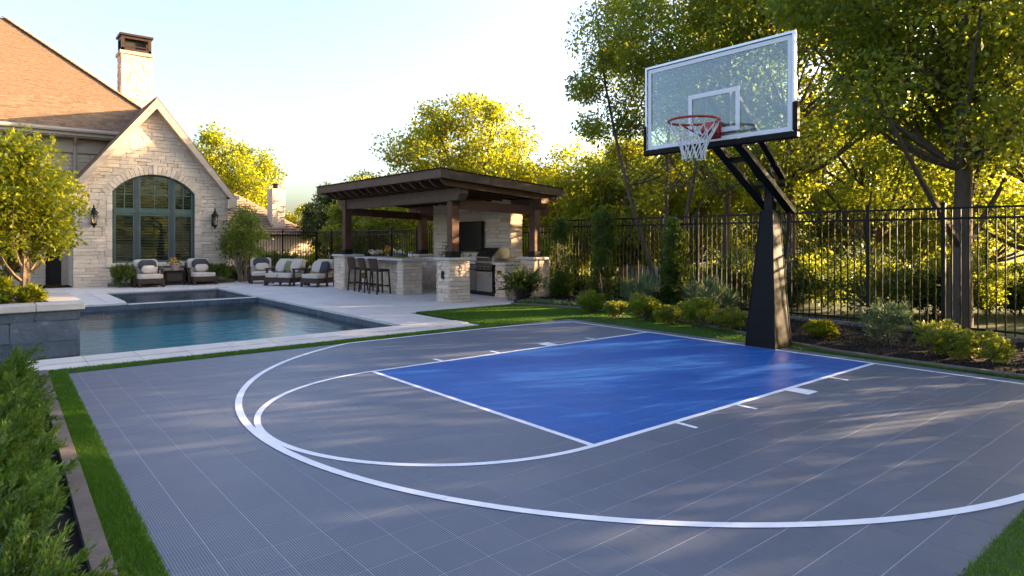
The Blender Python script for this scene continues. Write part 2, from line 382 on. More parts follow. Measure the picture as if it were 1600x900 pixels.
def stone_block(parent, x0, x1, y0, y1, z0, z1, faces, r, hmin=.07, hmax=.13, lmin=.16, lmax=.42, d=.05, meshes=HEWN, name='stone', corename='core', coremat='mortar'):
    MB().box(x0 + d * .75, x1 - d * .75, y0 + d * .75, y1 - d * .75, z0, z1 - .004).build(corename, coremat, parent)
    for f in faces:
        if f[1] == 'y':
            rc = course_rects(x0, x1, z0, z1, hmin, hmax, lmin, lmax, .006, r)
            lay(parent, rc, f, y0 if f == '-y' else y1, d, r, meshes, name)
        else:
            rc = course_rects(y0 + d, y1 - d, z0, z1, hmin, hmax, lmin, lmax, .006, r)
            lay(parent, rc, f, x0 if f == '-x' else x1, d, r, meshes, name)

# ---- foliage
SUN_GAPS = []        # leaf openings shaped to aim sunlight: (point, radius, share of leaves missing) along the line towards the sun
SV = np.array(SUN)
def gap_keep(P, r):
    keep = np.ones(len(P), bool)
    for (pt, rad, pb) in SUN_GAPS:
        d = P - np.array(pt); t = d @ SV
        q = d - t[:, None] * SV; dist = np.sqrt((q ** 2).sum(1))
        keep &= ~((t > .9) & (dist < rad) & (r.random(len(P)) < pb))
    return keep
def unit(a): return a / np.maximum(np.linalg.norm(a, axis=1, keepdims=True), 1e-9)
def leaf_mesh(P, L, W, r, out=None, fold=.18, up=.25, gaps=True, jit=.35):
    """one folded, pointed leaf (four corners) per point"""
    if gaps and SUN_GAPS:
        k = gap_keep(P, r); P = P[k]; out = out[k] if out is not None else None
    n = len(P); d = r.normal(size=(n, 3)); d[:, 2] += -.15
    if out is not None: d = unit(d) * .9 + out
    d = unit(d); q = r.normal(size=(n, 3)); q[:, 2] += up * 4
    s = unit(np.cross(d, q)); nn = np.cross(s, d)
    l = (L * (1 + jit * r.uniform(-1, 1, n)))[:, None]; w = l * W
    V = np.empty((n, 4, 3)); V[:, 0] = P; V[:, 1] = P + d * l * .45 + s * w * .5 + nn * w * fold; V[:, 2] = P + d * l; V[:, 3] = P + d * l * .45 - s * w * .5 + nn * w * fold
    me = bpy.data.meshes.new('leaves'); me.vertices.add(4 * n); me.vertices.foreach_set('co', V.ravel().astype(np.float32))
    me.loops.add(4 * n); me.loops.foreach_set('vertex_index', np.arange(4 * n, dtype=np.int32))
    me.polygons.add(n); me.polygons.foreach_set('loop_start', np.arange(0, 4 * n, 4, dtype=np.int32)); me.polygons.foreach_set('loop_total', np.full(n, 4, np.int32))
    me.update(calc_edges=True); return me
def clump_points(C, rc, n, r, flat=.75):
    """n leaves round each clump centre"""
    k = len(C); d = unit(r.normal(size=(k * n, 3))); rad = r.random(k * n) ** .45
    P = np.repeat(C, n, 0) + d * (rad * np.repeat(rc, n))[:, None] * np.array([1, 1, flat])
    return P, d
def branch_path(a, b, r, sag=.12, n=4, wob=.08):
    a, b = np.array(a, float), np.array(b, float); ln = np.linalg.norm(b - a)
    mid = (a + b) / 2 + r.normal(size=3) * ln * wob; mid[2] -= ln * sag * .3
    t = np.linspace(0, 1, n)[:, None]
    return [tuple(x) for x in (1 - t) ** 2 * a + 2 * t * (1 - t) * mid + t ** 2 * b]
def tree(name, label, group, base, height, rx, ry=None, crown0=.3, clumps=40, per=300, leaf=.12, width=.5, tr=.15, mat='leaf', bark='bark', seed=0, stems=1, cat='tree', skew=(0, 0), rcf=.30, squash=1.0, parts=True, spread=.12, keep=None):
    r = np.random.default_rng(seed); ry = ry or rx
    bx, by, bz = base; z0 = bz + height * crown0; z1 = bz + height; zc = (z0 + z1) / 2; rz = (z1 - z0) / 2
    t = thing(name, label, cat, base, group)
    d = unit(r.normal(size=(clumps * 3, 3))); u = r.random(clumps * 3) ** .4
    C = d * u[:, None] * np.array([rx, ry, rz])
    taper = 1 - .45 * np.clip(C[:, 2] / rz, 0, 1) ** 2 * squash
    C[:, 0] *= taper; C[:, 1] *= taper
    C[:, 0] += skew[0] * (C[:, 2] / rz); C[:, 1] += skew[1] * (C[:, 2] / rz)
    C += np.array([bx, by, zc])
    if keep is not None: C = C[keep(C)]
    C = C[:clumps]
    rc = rcf * min(rx, rz) * r.uniform(.6, 1.35, len(C))
    P, dd = clump_points(C, rc, per, r)
    P += r.normal(size=P.shape) * leaf * .5
    k = P[:, 2] > bz + .05; P, dd = P[k], dd[k]
    put('crown', leaf_mesh(P, leaf, width, r, dd * .6), mat, t)
    mb = MB(); tops = []
    for s in range(stems):
        a = 2 * math.pi * s / stems + seed; off = 0 if stems == 1 else tr * 1.2
        b0 = (bx + math.cos(a) * off, by + math.sin(a) * off, bz - .05)
        ex = (0 if stems == 1 else height * spread * 1.6)
        top = (bx + math.cos(a) * ex + skew[0] * .6, by + math.sin(a) * ex + skew[1] * .6, bz + height * .86)
        pts = branch_path(b0, top, r, 0, 7, .03 if stems == 1 else .07)
        rad = [tr / math.sqrt(stems) * (1.25 if i == 0 else 1 - .82 * i / 6) for i in range(7)]
        mb.tube(pts, rad, 9 if tr > .12 else 6); tops.append(pts)
    mb.build('trunk', bark, t)
    lb = MB()
    for c in C[:: max(1, len(C) // 46)]:
        pts = tops[int(r.integers(stems))]
        zt = max(z0 - (z1 - z0) * .12, c[2] - abs(r.normal()) * .9 - np.hypot(c[0] - bx, c[1] - by) * .55)
        pp = min(pts[1:-1], key=lambda p: abs(p[2] - zt)); i = pts.index(pp)
        br = branch_path(pp, c, r, .5, 5); r0 = tr / math.sqrt(stems) * (1 - .82 * i / 6) * .5
        lb.tube(br, [max(.006, r0 * (1 - .8 * j / 4)) for j in range(5)], 5, caps=False)
    if lb.v: lb.build('limbs', bark, t)
    return t
def shrub(name, label, group, base, rad, h, n=1500, leaf=.05, width=.4, mat='leaf', seed=0, cat='shrub', up=.0, clumps=26, rcf=.34, ry=None, stem=True, column=False):
    r = np.random.default_rng(seed); bx, by, bz = base; ry = ry or rad
    t = thing(name, label, cat, base, group)
    d = unit(r.normal(size=(clumps, 3))); u = r.random(clumps) ** .35
    C = d * u[:, None] * np.array([rad, ry, h / 2]) * .8 + np.array([bx, by, bz + h * .52])
    if column:                                       # upright column, narrowing to a ragged tip
        a, z = r.uniform(0, 2 * np.pi, clumps), r.random(clumps); q = rad * .78 * np.sqrt(r.random(clumps)) * (1 - .55 * z ** 3)
        C = np.c_[bx + q * np.cos(a), by + q * np.sin(a), bz + .08 + (h - .16) * z]
    P, dd = clump_points(C, rcf * min(rad, h / 2) * r.uniform(.7, 1.3, clumps), max(4, n // clumps), r, .9)
    P = P[P[:, 2] > bz + .01]; out = unit(P - np.array([bx, by, bz + h * .15])) ; out[:, 2] += up
    if column: out = unit(out * np.array([2.5, 2.5, 1.0]))
    put('foliage', leaf_mesh(P, leaf, width, r, out * .9), mat, t)
    if stem:
        mb = MB()
        for i in range(5):
            c = C[i % len(C)]; mb.tube(branch_path((bx + r.normal() * .03, by + r.normal() * .03, bz - .03), c, r, 0, 4), [.014, .011, .008, .005], 5)
        mb.build('stems', 'bark', t)
    return t
def at(px, D):
    """a place at depth D from the viewpoint in the direction of a column of the photograph"""
    q = (px - 800) / 1008
    return (D * (.6366366 + q * .7711640), D * (.7711640 - q * .6366366))
M['chips'] = leafmat('bark_chips', (.008, .005, .004), (.026, .017, .012), (.01, .006, .004), .05, .9)

# ================================================================== the setting
PX0, PX1, PY0, PY1 = -1.5, 6.1, 10.5, 18.7          # pool
SX0, SX1, SY0, SY1 = 2.9, 6.1, 18.98, 22.55         # spa
# ground: one sheet to the horizon with a hole for the pool and spa
def ground():
    xs = [-400, -1.55, 6.15, 400]; ys = [-400, 10.45, 22.6, 400]
    m = MB()
    for i in range(3):
        for j in range(3):
            if i == 1 and j == 1: continue
            m.add([(xs[i], ys[j], -.09), (xs[i + 1], ys[j], -.09), (xs[i + 1], ys[j + 1], -.09), (xs[i], ys[j + 1], -.09)], [(0, 1, 2, 3)])
    return tag(m.build('ground', 'ground'), 'grassy ground stretching away beyond the fence', kind='structure')
ground()

# ---- court
CX0, CX1, CY0, CY1 = .62, 9.19, .98, 9.34
court = MB().box(CX0 - .12, CX1 - .002, -3, CY1 - .002, -.085, -.0012).build('court', 'court_base')
tag(court, 'grey ribbed tile basketball half court with white lines', kind='structure')
PT = .2685
tiles = []
i0, i1 = math.floor((CX0 - 1.182) / PT), math.ceil((CX1 - 1.182) / PT)
j0, j1 = math.floor((CY0 - .5 - 3.128) / PT), math.ceil((CY1 - 3.128) / PT)
for i in range(i0, i1):
    for j in range(j0, j1):
        a, b = max(1.182 + i * PT, CX0), min(1.182 + (i + 1) * PT, CX1); c_, d_ = 3.128 + j * PT, min(3.128 + (j + 1) * PT, CY1)
        if b - a < .03 or d_ - c_ < .03: continue
        tiles.append((a, b, c_, d_))
def seen(t):
    x, y = (t[0] + t[1]) / 2, (t[2] + t[3]) / 2
    D = x * .6366366 + y * .771164; q = (x * .771164 - y * .6366366) / max(D, .1)
    return D + (0 if (abs(q) < .8 and 1.6 / max(D, .1) < .53) else 50)
tiles.sort(key=seen)
unit_tile = MB().bbox(-.5, .5, -.5, .5, -1, 0, .006).mesh('court_tile'); unit_tile.materials.append(M['court'])
G = .0022
for t in tiles[:300]:
    put('court_tile', unit_tile, None, court, ((t[0] + t[1]) / 2, (t[2] + t[3]) / 2, 0), (0, 0, 0), (t[1] - t[0] - 2 * G, t[3] - t[2] - 2 * G, .013))
joined('court_tile_field', [(unit_tile, Matrix.LocRotScale(Vector(((t[0] + t[1]) / 2, (t[2] + t[3]) / 2, 0)), None, Vector((t[1] - t[0] - 2 * G, t[3] - t[2] - 2 * G, .013)))) for t in tiles[300:]], 'court', court)
def strip(pts, w, z=.0025):
    m = MB(); n = len(pts); L = []
    for i, p in enumerate(pts):
        a, b = Vector(pts[max(i - 1, 0)]), Vector(pts[min(i + 1, n - 1)]); t = (b - a).normalized(); s = Vector((-t.y, t.x)) * w / 2
        q = Vector(p); L += [(q.x + s.x, q.y + s.y, z), (q.x - s.x, q.y - s.y, z)]
    m.add(L, [(2 * i, 2 * i + 1, 2 * i + 3, 2 * i + 2) for i in range(n - 1)])
    return m
KX0, KX1, KY0, KY1 = 3.65, 8.915, 3.455, 7.115
LW = .055
strip([(8.915, 8.93), (8.915, -3)], LW).build('baseline', 'line', court)
strip([(KX0, KY0), (KX1 - LW / 2, KY0)], LW).build('lane_line', 'line', court)
strip([(KX0, KY1), (KX1 - LW / 2, KY1)], LW).build('lane_line', 'line', court)
strip([(KX0 + LW / 2, KY0 + LW / 2), (KX0 + LW / 2, KY1 - LW / 2)], LW).build('free_throw_line', 'line', court)
arc = []
for k in range(97):
    a = R(90) + R(180) * k / 96; arc.append((KX0 + LW / 2 + 1.87 * math.cos(a), 5.285 + 1.83 * math.sin(a)))
strip(arc, LW, .0036).build('free_throw_circle', 'line', court)
arc = [(8.88, 8.93), (8.4, 9.06), (7.8, 9.17), (7.1, 9.25)]
for k in range(121):
    a = R(96) + R(190) * k / 120
    x, y = 6.12 + 4.36 * math.cos(a), 5.28 + 4.36 * math.sin(a)
    if y > 9.28: y = 9.28
    if y < -3: break
    arc.append((x, y))
arc = [p for p in arc if p[1] > .9]
strip(arc, .064, .0047).build('three_point_line', 'line', court)
for x, w, L in ((6.70, .22, .24), (7.62, .05, .2), (5.66, .05, .2), (4.7, .05, .2)):
    for sgn, y in ((-1, KY0 - LW / 2 - .002), (1, KY1 + LW / 2 + .002)):
        MB().add([(x - w / 2, y, .0025), (x + w / 2, y, .0025), (x + w / 2, y + sgn * L, .0025), (x - w / 2, y + sgn * L, .0025)], [(0, 1, 2, 3) if sgn > 0 else (3, 2, 1, 0)]).build('lane_mark', 'line', court)

# ---- turf round the court, with blades
KERB = [(9.25, -3), (9.26, 3.2), (9.32, 4.2), (9.62, 5.2), (9.95, 5.95), (10.3, 6.9), (10.55, 8.1), (10.72, 9.3), (10.7, 10.4), (10.45, 11.5), (10.1, 12.3)]
def kerb_x(y):
    ys = [p[1] for p in KERB]; return float(np.interp(y, ys, [p[0] for p in KERB]))
LX = lambda y: .505 + (y - 3.5) * .0215             # inner side of the left kerb
CXL = lambda y: .685 + (y - 3.4) * .019             # court's left edge under the turf
turf = MB()
turf.prism([(LX(1.5), 1.5), (CXL(1.5), 1.5), (CXL(9.36), 9.36), (LX(9.62), 9.62)], -.08, .006)
turf.prism([(CXL(9.36), 9.335), (7.25, 9.335), (7.25, 9.62), (CXL(9.36), 9.62)], -.08, .006)
turf.prism([(7.25, 9.335), (9.19, 9.335)] + [(kerb_x(y), y) for y in (9.335, 10.2, 11, 11.7, 12.3)] + [(7.42, 12.3)], -.08, .005)
turf.prism([(9.19, -3)] + [(kerb_x(y), y) for y in (-3, 0, 2, 3.2, 4.2, 5.2, 5.95, 6.9, 8.1, 9.335)] + [(9.19, 9.335)], -.08, .004)
turf.prism([(2.6, -3), (9.19, -3), (9.19, .92), (6.2, 1.01), (3.6, 1.0), (2.6, 1.0)], -.08, .007)
tag(turf.build('turf', 'turf'), 'bright green artificial turf edging round the court', kind='structure')
def blades():
    r = np.random.default_rng(3); P = []
    def area(n, fx0, fx1, y0, y1):
        y = r.uniform(y0, y1, n); u = r.random(n)
        x = fx0(y) + (fx1(y) - fx0(y)) * u; P.append(np.c_[x, y, np.zeros(n)])
    kx = np.vectorize(kerb_x)
    area(52000, lambda y: LX(y) + .0, lambda y: CXL(y) + .006, 1.8, 9.6)
    area(22000, lambda y: .75 + 0 * y, lambda y: 7.3 + 0 * y, 9.33, 9.63)
    area(60000, lambda y: 7.25 + (y - 9.34) * .057, lambda y: kx(y) - .02, 9.34, 12.3)
    area(26000, lambda y: 9.18 + 0 * y, lambda y: kx(y) - .01, .5, 9.34)
    area(42000, lambda y: 3.3 + 0 * y, lambda y: 6.6 + 0 * y, -.4, 1.015)
    P = np.concatenate(P); n = len(P); P[:, :2] += r.normal(size=(n, 2)) * .005; h = r.uniform(.014, .034, n); a = r.uniform(0, 2 * np.pi, n); w = .0028 + .0012 * (np.hypot(P[:, 0], P[:, 1]) > 6)
    dx, dy = np.cos(a) * w, np.sin(a) * w; lean = r.normal(size=(n, 2)) * .012
    V = np.empty((n, 3, 3)); V[:, 0] = P + np.c_[dx, dy, np.zeros(n)]; V[:, 1] = P - np.c_[dx, dy, np.zeros(n)]; V[:, 2] = P + np.c_[lean, h]
    me = bpy.data.meshes.new('grass'); me.vertices.add(3 * n); me.vertices.foreach_set('co', V.ravel().astype(np.float32))
    me.loops.add(3 * n); me.loops.foreach_set('vertex_index', np.arange(3 * n, dtype=np.int32))
    me.polygons.add(n); me.polygons.foreach_set('loop_start', np.arange(0, 3 * n, 3, dtype=np.int32)); me.polygons.foreach_set('loop_total', np.full(n, 3, np.int32)); me.update(calc_edges=True)
    tag(put('grass', me, 'blade'), 'short green turf blades round the court', kind='stuff')
blades()

# ---- patio of stone pavers, pool coping
patio = MB()
for x0, x1, y0, y1 in ((.45, 7.25, 9.625, 10.5), (6.1, 12.25, 12.305, 29.9), (6.1, 7.25, 10.5, 12.305), (-6, 6.1, 22.55, 26.4), (-6, 2.9, 18.7, 22.55), (-6, -1.5, 9.62, 18.7)):
    patio.box(x0, x1, y0, y1, -.085, -.018)
patio = tag(patio.build('patio', 'paver_joint'), 'pale stone paver patio round the pool', kind='structure')
upv = MB().bbox(-.5, .5, -.5, .5, -1, 0, .006).mesh('paver'); upv.materials.append(M['paver'])
rp = random.Random(5)
def pave(x0, x1, y0, y1, sx, sy, brick=0, name='paver', z=0., th=.04):
    ny = max(1, round((y1 - y0) / sy)); hy = (y1 - y0) / ny
    for j in range(ny):
        x = x0 - (sx * .5 if (brick and j % 2) else 0)
        while x < x1 - .02:
            a, b = max(x, x0), min(x + sx, x1); x += sx
            if b - a < .04: continue
            put(name, upv, None, patio, ((a + b) / 2, y0 + (j + .5) * hy, z + rp.uniform(-.0012, .0012)), (0, 0, 0), (b - a - .008, hy - .008, th))
pave(.47, 7.25, 9.625, 10.08, .61, .45, 0)
pave(.47, 7.25, 10.08, 10.54, .61, .46, 0, 'coping_stone', .012, .05)
pave(6.06, 6.5, 10.54, 22.6, .44, .61, 0, 'coping_stone', .012, .05)
pave(6.5, 7.25, 10.54, 12.3, .75, .6)
pave(6.5, 9.0, 12.31, 26.0, .9, .6, 1)
pave(9.0, 12.2, 12.31, 26.0, .9, .75, 1)
pave(-.6, 6.06, 22.6, 23.05, .61, .45, 0, 'coping_stone', .012, .05)
pave(-.6, 6.5, 23.05, 26.0, .9, .6, 1)
pave(.9, 2.86, 18.66, 19.1, .61, .44, 0, 'coping_stone', .012, .05)
pave(-.3, 2.5, 19.1, 23.05, .9, .6, 1)
pave(2.5, 2.9, 19.1, 22.6, .4, .6, 0, 'coping_stone', .012, .05)

# ---- pool and spa
def basin(x0, x1, y0, y1, zt, zb):
    m = MB(); v = [(x0, y0), (x1, y0), (x1, y1), (x0, y1)]
    m.add([(x, y, zt) for x, y in v] + [(x, y, zb) for x, y in v], [(4, 5, 6, 7), (0, 1, 5, 4), (1, 2, 6, 5), (2, 3, 7, 6), (3, 0, 4, 7)]); return m
pool = basin(PX0, PX1, PY0, PY1, -.04, -.62).build('pool_basin', 'pooltile'); tag(pool, 'teal plastered swimming pool basin', kind='structure')
spa = basin(SX0, SX1, SY0, SY1, -.04, -.5).build('spa_basin', 'pooltile'); tag(spa, 'small raised spa basin at the far end of the pool', kind='structure')
def tile_band(x0, x1, y0, y1, zt, zb, parent, r, t=.02):
    """waterline band: slate tiles on the two far walls and the right wall"""
    for face, a, b, pl in (('-y', x0, x1, y1 - t), ('-x', y0, y1, x1 - t)):
        rc = course_rects(a, b, zb, zt, .16, .2, .3, .5, .006, r)
        lay(parent, rc, face, pl, t, r, SLATEB, 'waterline_tile', .001)
rs = random.Random(9)
tile_band(PX0 + 2.3, PX1, PY0, PY1, -.04, -.38, pool, rs)
tile_band(SX0, SX1, SY0, SY1, -.04, -.3, spa, rs)
for k in range(7):                                   # spillway ledge between pool and spa
    a = SX0 - .1 + k * .47; put('spillway_stone', upv, None, spa, (a + .235, 18.84, -.035), (0, 0, 0), (.462, .28, .05))
def wsheet(name, x0, x1, y0, y1, z, label):
    o = MB().add([(x0, y0, z), (x1, y0, z), (x1, y1, z), (x0, y1, z)], [(0, 1, 2, 3)]).build(name, 'water'); tag(o, label, kind='structure')
wsheet('pool_water', PX0, PX1, PY0, PY1, -.16, 'rippling teal pool water reflecting the house')
wsheet('spa_water', SX0, SX1, SY0, SY1, -.085, 'still spa water level with its stone ledge')

# ---- planting bed along the fence, kerbs
bed = MB(); rb = np.random.default_rng(11)
ys = np.arange(-3, 13.25, .22); nx = 12; vv = []
for y in ys:
    xk = kerb_x(y) + .05 if y < 12.3 else 10.15 + (y - 12.3) * .9
    for k in range(nx):
        vv.append((xk + (12.8 - xk) * k / (nx - 1), y, -.01 + (.05 + rb.normal() * .012 if 0 < k else 0)))
bed.add(vv, [(j * nx + k, j * nx + k + 1, (j + 1) * nx + k + 1, (j + 1) * nx + k) for j in range(len(ys) - 1) for k in range(nx - 1)])
tag(bed.build('mulch_bed', 'mulch', smooth=True), 'dark mulch bed along the fence', kind='structure')
rm = np.random.default_rng(12); nm = 15000; ym = rm.uniform(-.5, 13, nm); xm = np.array([kerb_x(y) if y < 12.3 else 10.4 for y in ym]); xm = xm + .08 + (12.2 - xm - .08) * rm.random(nm)
tag(put('mulch_chips', leaf_mesh(np.c_[xm, ym, .045 + .02 * rm.random(nm)], .055, .3, rm, None, gaps=False, up=1.2), 'chips'), 'loose brown bark chips over the fence bed', kind='stuff')
kerbm = MB().box(-3, LX(6) - .1, 1, 9.6, -.09, -.02).build('hedge_bed', 'mulch'); tag(kerbm, 'dark soil under the juniper hedge', kind='structure')
def kerb_run(name, label, pts, w, h, seg, z0=-.05):
    """a run of separate kerb stones along a path"""
    root = tag(thing(name, label, None, (pts[0][0], pts[0][1], 0)), kind='structure')
    P = [Vector(p) for p in pts]; cum = [0]
    for a, b in zip(P, P[1:]): cum.append(cum[-1] + (b - a).length)
    def pos(s):
        for i in range(len(P) - 1):
            if s <= cum[i + 1] or i == len(P) - 2:
                t = (s - cum[i]) / (cum[i + 1] - cum[i]); return P[i].lerp(P[i + 1], t)
    s = 0; n = max(1, round(cum[-1] / seg)); L = cum[-1] / n
    for i in range(n):
        a, b = pos(i * L), pos((i + 1) * L); c = (a + b) / 2; d = b - a
        put('kerb_stone', KST, None, root, (c.x, c.y, h), (0, 0, math.atan2(d.y, d.x)), (d.length - .003, w, h - z0))
    return root
KST = MB().bbox(-.5, .5, -.5, .5, -1, 0, .02).mesh('kerb_stone'); KST.materials.append(M['kerb'])
kerb_run('kerb', 'grey brown stone kerb between juniper hedge and turf', [(LX(1.2) - .05, 1.2), (LX(9.6) - .05, 9.6)], .095, .03, 1.2)
kerb_run('kerb', 'narrow stone kerb curving along the mulch bed', [(x + .03, y) for x, y in KERB], .06, .045, .5)
kerb_run('kerb', 'low grey stone footing under the black fence', [(12.28, -3), (12.28, 13.0)], .16, .1, .9)

# ================================================================== the house
def house():
    FY = 26.0; r = random.Random(21)
    h = thing('stone_house', 'cream stone house with steep gable, arched window and brown shingle roof', 'house', (4.85, 27, 0))
    gx, gz, slope = 4.86, 6.62, 1.29
    WX0, WX1 = 2.42, 7.32
    cx, hw, sp, top, sill = 4.86, 1.33, 3.29, 3.95, .74
    RA = (hw ** 2 + (top - sp) ** 2) / (2 * (top - sp)); ca = top - RA
    def half(z):
        if z < sp: return hw
        d = RA ** 2 - (z - ca) ** 2; return math.sqrt(d) if d > 0 else 0
    def spans(z0, z1):
        zt = z1; lim = (gz - .1 - zt) / slope; a, b = max(WX0, gx - lim), min(WX1, gx + lim)
        if b - a < .12: return []
        zm = (z0 + z1) / 2
        if zm > sill and zm < top:
            w = half(max(z0, sill)) ; 
            return [(a, cx - w), (cx + w, b)]
        return [(a, b)]
    # wall backing, one block per course, open at the window
    rc = []
    z = 0; wall = MB()
    rr = random.Random(4); zs = [0]
    while zs[-1] < 6.4: zs.append(zs[-1] + rr.uniform(.09, .16))
    rects = []
    for z0, z1 in zip(zs, zs[1:]):
        for a, b in spans(z0, z1):
            wall.box(a, b, FY + .035, FY + .3, z0, z1)
            u = a
            while u < b - .01:
                L = rr.uniform(.22, .75)
                if u + L > b - .14: L = b - u
                rects.append((u + .003, u + L - .003, z0 + .003, z1 - .003)); u += L
    wall.box(WX0 + .02, WX0 + .3, FY + .3, 28.0, 0, 3.4).box(WX1 - .3, WX1, FY + .3, 34, 0, 3.6)
    wl_ = wall.build('wall', 'mortar', h)
    rects.sort(key=lambda q: -(q[1] - q[0]) * (q[3] - q[2]))
    rest = []; lay(wl_, rects, '-y', FY, .05, r, HEWN, 'stone', .012, [300], rest)
    # stone of the side return, of the main wall behind and of the right side
    for a, b, z0, z1 in course_rects(FY + .3, 28, 0, 3.3, .1, .15, .3, .7, .006, r):
        rest.append((r.choice(HEWN), Matrix.LocRotScale(Vector((WX0, (a + b) / 2, (z0 + z1) / 2)), Euler((0, 0, -math.pi / 2)), Vector((b - a, .05, z1 - z0)))))
    def sp2(z0, z1): return [(-3, 1.8), (2.3, 6.2)] if z1 < 2.35 else [(-3, 6.2)]
    for a, b, z0, z1 in course_rects(-3, 6.2, 0, 5.1, .1, .16, .3, .8, .006, r, sp2):
        rest.append((r.choice(HEWN), Matrix.LocRotScale(Vector(((a + b) / 2, 28, (z0 + z1) / 2)), None, Vector((b - a, .05, z1 - z0)))))
    joined('stone_field', rest, 'stone', wl_)
    mw = MB(); mw.box(-3, 1.8, 28.035, 28.4, 0, 5.2).box(2.3, 6.3, 28.035, 28.4, 0, 5.2).box(1.8, 2.3, 28.035, 28.4, 2.36, 5.2)
    mw.box(-3, 6.3, 33, 33.3, 0, 5.2).box(-3.3, -3, 28, 33, 0, 5.2); mw.build('main_wall', 'mortar', h)
    MB().box(1.8, 2.3, 28.2, 28.25, 0, 2.36).build('door', 'interior', h)
    MB().box(2.25, 2.42, 27.6, 27.99, 0, 2.5).build('door_jamb', 'cream', h)
    # arch of cut stones over the window, keystone
    a0 = math.asin(hw / RA); n = 25
    for k in range(n):
        t0, t1 = -a0 - .1 + (2 * a0 + .2) * k / n, -a0 - .1 + (2 * a0 + .2) * (k + 1) / n
        key = k == n // 2; r0, r1 = RA - .015, RA + (.34 if key else .25); y0 = FY - (.05 if key else .03); g = .004
        pts = [(cx + q * math.sin(t), ca + q * math.cos(t)) for q, t in ((r0, t0 + g), (r0, t1 - g), (r1, t1 - g), (r1, t0 + g))]
        m = MB(); m.add([(x, y0, z) for x, z in pts] + [(x, FY + .12, z) for x, z in pts], [(0, 1, 2, 3), (7, 6, 5, 4), (0, 4, 5, 1), (1, 5, 6, 2), (2, 6, 7, 3), (3, 7, 4, 0)])
        m.build('keystone' if key else 'arch_stone', 'stone', wl_)
    for s in (-1, 1):                                 # jamb stones
        z = sill
        while z < sp - .1:
            L = .22 if r.random() < .5 else .16; x0, x1 = sorted((cx + s * (hw - .012), cx + s * (hw + L)))
            MB().bbox(x0, x1, FY - .018, FY + .1, z + .004, min(z + .26, sp - .02), .008).build('jamb_stone', 'stone', wl_); z += .264
    MB().bbox(cx - hw - .2, cx + hw + .2, FY - .1, FY + .12, sill - .1, sill - .004, .012).build('window_sill', 'cap', h)
    # window
    win = MB(); fy = FY + .09
    win.box(cx - hw, cx - hw + .07, fy, fy + .1, sill, sp + .02).box(cx + hw - .07, cx + hw, fy, fy + .1, sill, sp + .02)
    m1, m2 = 4.30, 5.42
    win.box(m1 - .06, m1 + .06, fy - .02, fy + .1, sill, ca + math.sqrt(RA ** 2 - (m1 - cx) ** 2) - .02).box(m2 - .06, m2 + .06, fy - .02, fy + .1, sill, ca + math.sqrt(RA ** 2 - (m2 - cx) ** 2) - .02)
    pts = []
    for k in range(25):
        t = -a0 + 2 * a0 * k / 24; pts.append((cx + (RA - .035) * math.sin(t), ca + (RA - .035) * math.cos(t)))
    for (xa, za), (xb, zb) in zip(pts, pts[1:]): win.beam((xa, fy + .05, za), (xb, fy + .05, zb), .1, .08, up=(0, 0, 1))
    w_ = win.build('window', 'frame_dark', h)
    sash = MB(); zr = 2.60
    cols = [(cx - hw + .07, m1 - .06), (m1 + .06, m2 - .06), (m2 + .06, cx + hw - .07)]
    for a, b in cols:
        sash.box(a, b, fy - .005, fy + .08, sill, sill + .12).box(a, b, fy - .005, fy + .08, zr - .15, zr - .06).box(a, b, fy - .03, fy + .09, zr - .06, zr + .04).box(a, b, fy - .005, fy + .08, zr + .04, zr + .12)
        for q in (a, b - .06): sash.box(q, q + .06, fy - .004, fy + .078, sill + .12, zr - .15).box(q, q + .06, fy - .004, fy + .078, zr + .12, min(ca + math.sqrt(max(0, RA ** 2 - (q - cx) ** 2)), ca + math.sqrt(max(0, RA ** 2 - (q + .06 - cx) ** 2))) - .08)
        mid = (a + b) / 2; sash.box(mid - .018, mid + .018, fy + .055, fy + .085, sill + .12, zr - .15).box(mid - .018, mid + .018, fy + .01, fy + .06, zr + .12, ca + math.sqrt(RA ** 2 - (mid - cx) ** 2) - .08)
        sash.box(a + .06, b - .06, fy + .012, fy + .058, 3.18, 3.215)
    sash.build('sash', 'sage', w_)
    for a, b in cols:
        for z0, z1 in ((sill + .12, zr - .15), (zr + .12, None)):
            if z1 is None:
                poly = [(a, z0), (b, z0)] + [(b + (a - b) * k / 8, ca + math.sqrt(max(0, RA ** 2 - (b + (a - b) * k / 8 - cx) ** 2)) - .07) for k in range(9)]
            else: poly = [(a, z0), (b, z0), (b, z1), (a, z1)]
            n_ = len(poly); MB().add([(x, fy + .035, z) for x, z in poly] + [(x, fy + .041, z) for x, z in poly], [tuple(range(n_)), tuple(range(n_, 2 * n_))[::-1]] + [(i, (i + 1) % n_, n_ + (i + 1) % n_, n_ + i) for i in range(n_)]).build('pane', 'pane', w_)
        z = sill + .17
        usl = MB().beam((-.5, 0, 0), (.5, 0, 0), .07, .011, up=(0, .75, .66)).mesh('slat') ; usl.materials.append(M['slat'])
        while z < top - .05:
            aa, bb = a + .03, b - .03
            if z > sp: 
                w = half(z + .04) - .08; aa, bb = max(aa, cx - w), min(bb, cx + w)
            if bb - aa > .1 and not (zr - .17 < z < zr + .14):
                put('slat', usl, None, w_, ((aa + bb) / 2, fy + .15, z), (0, 0, 0), (bb - aa, 1, 1))
            z += .1
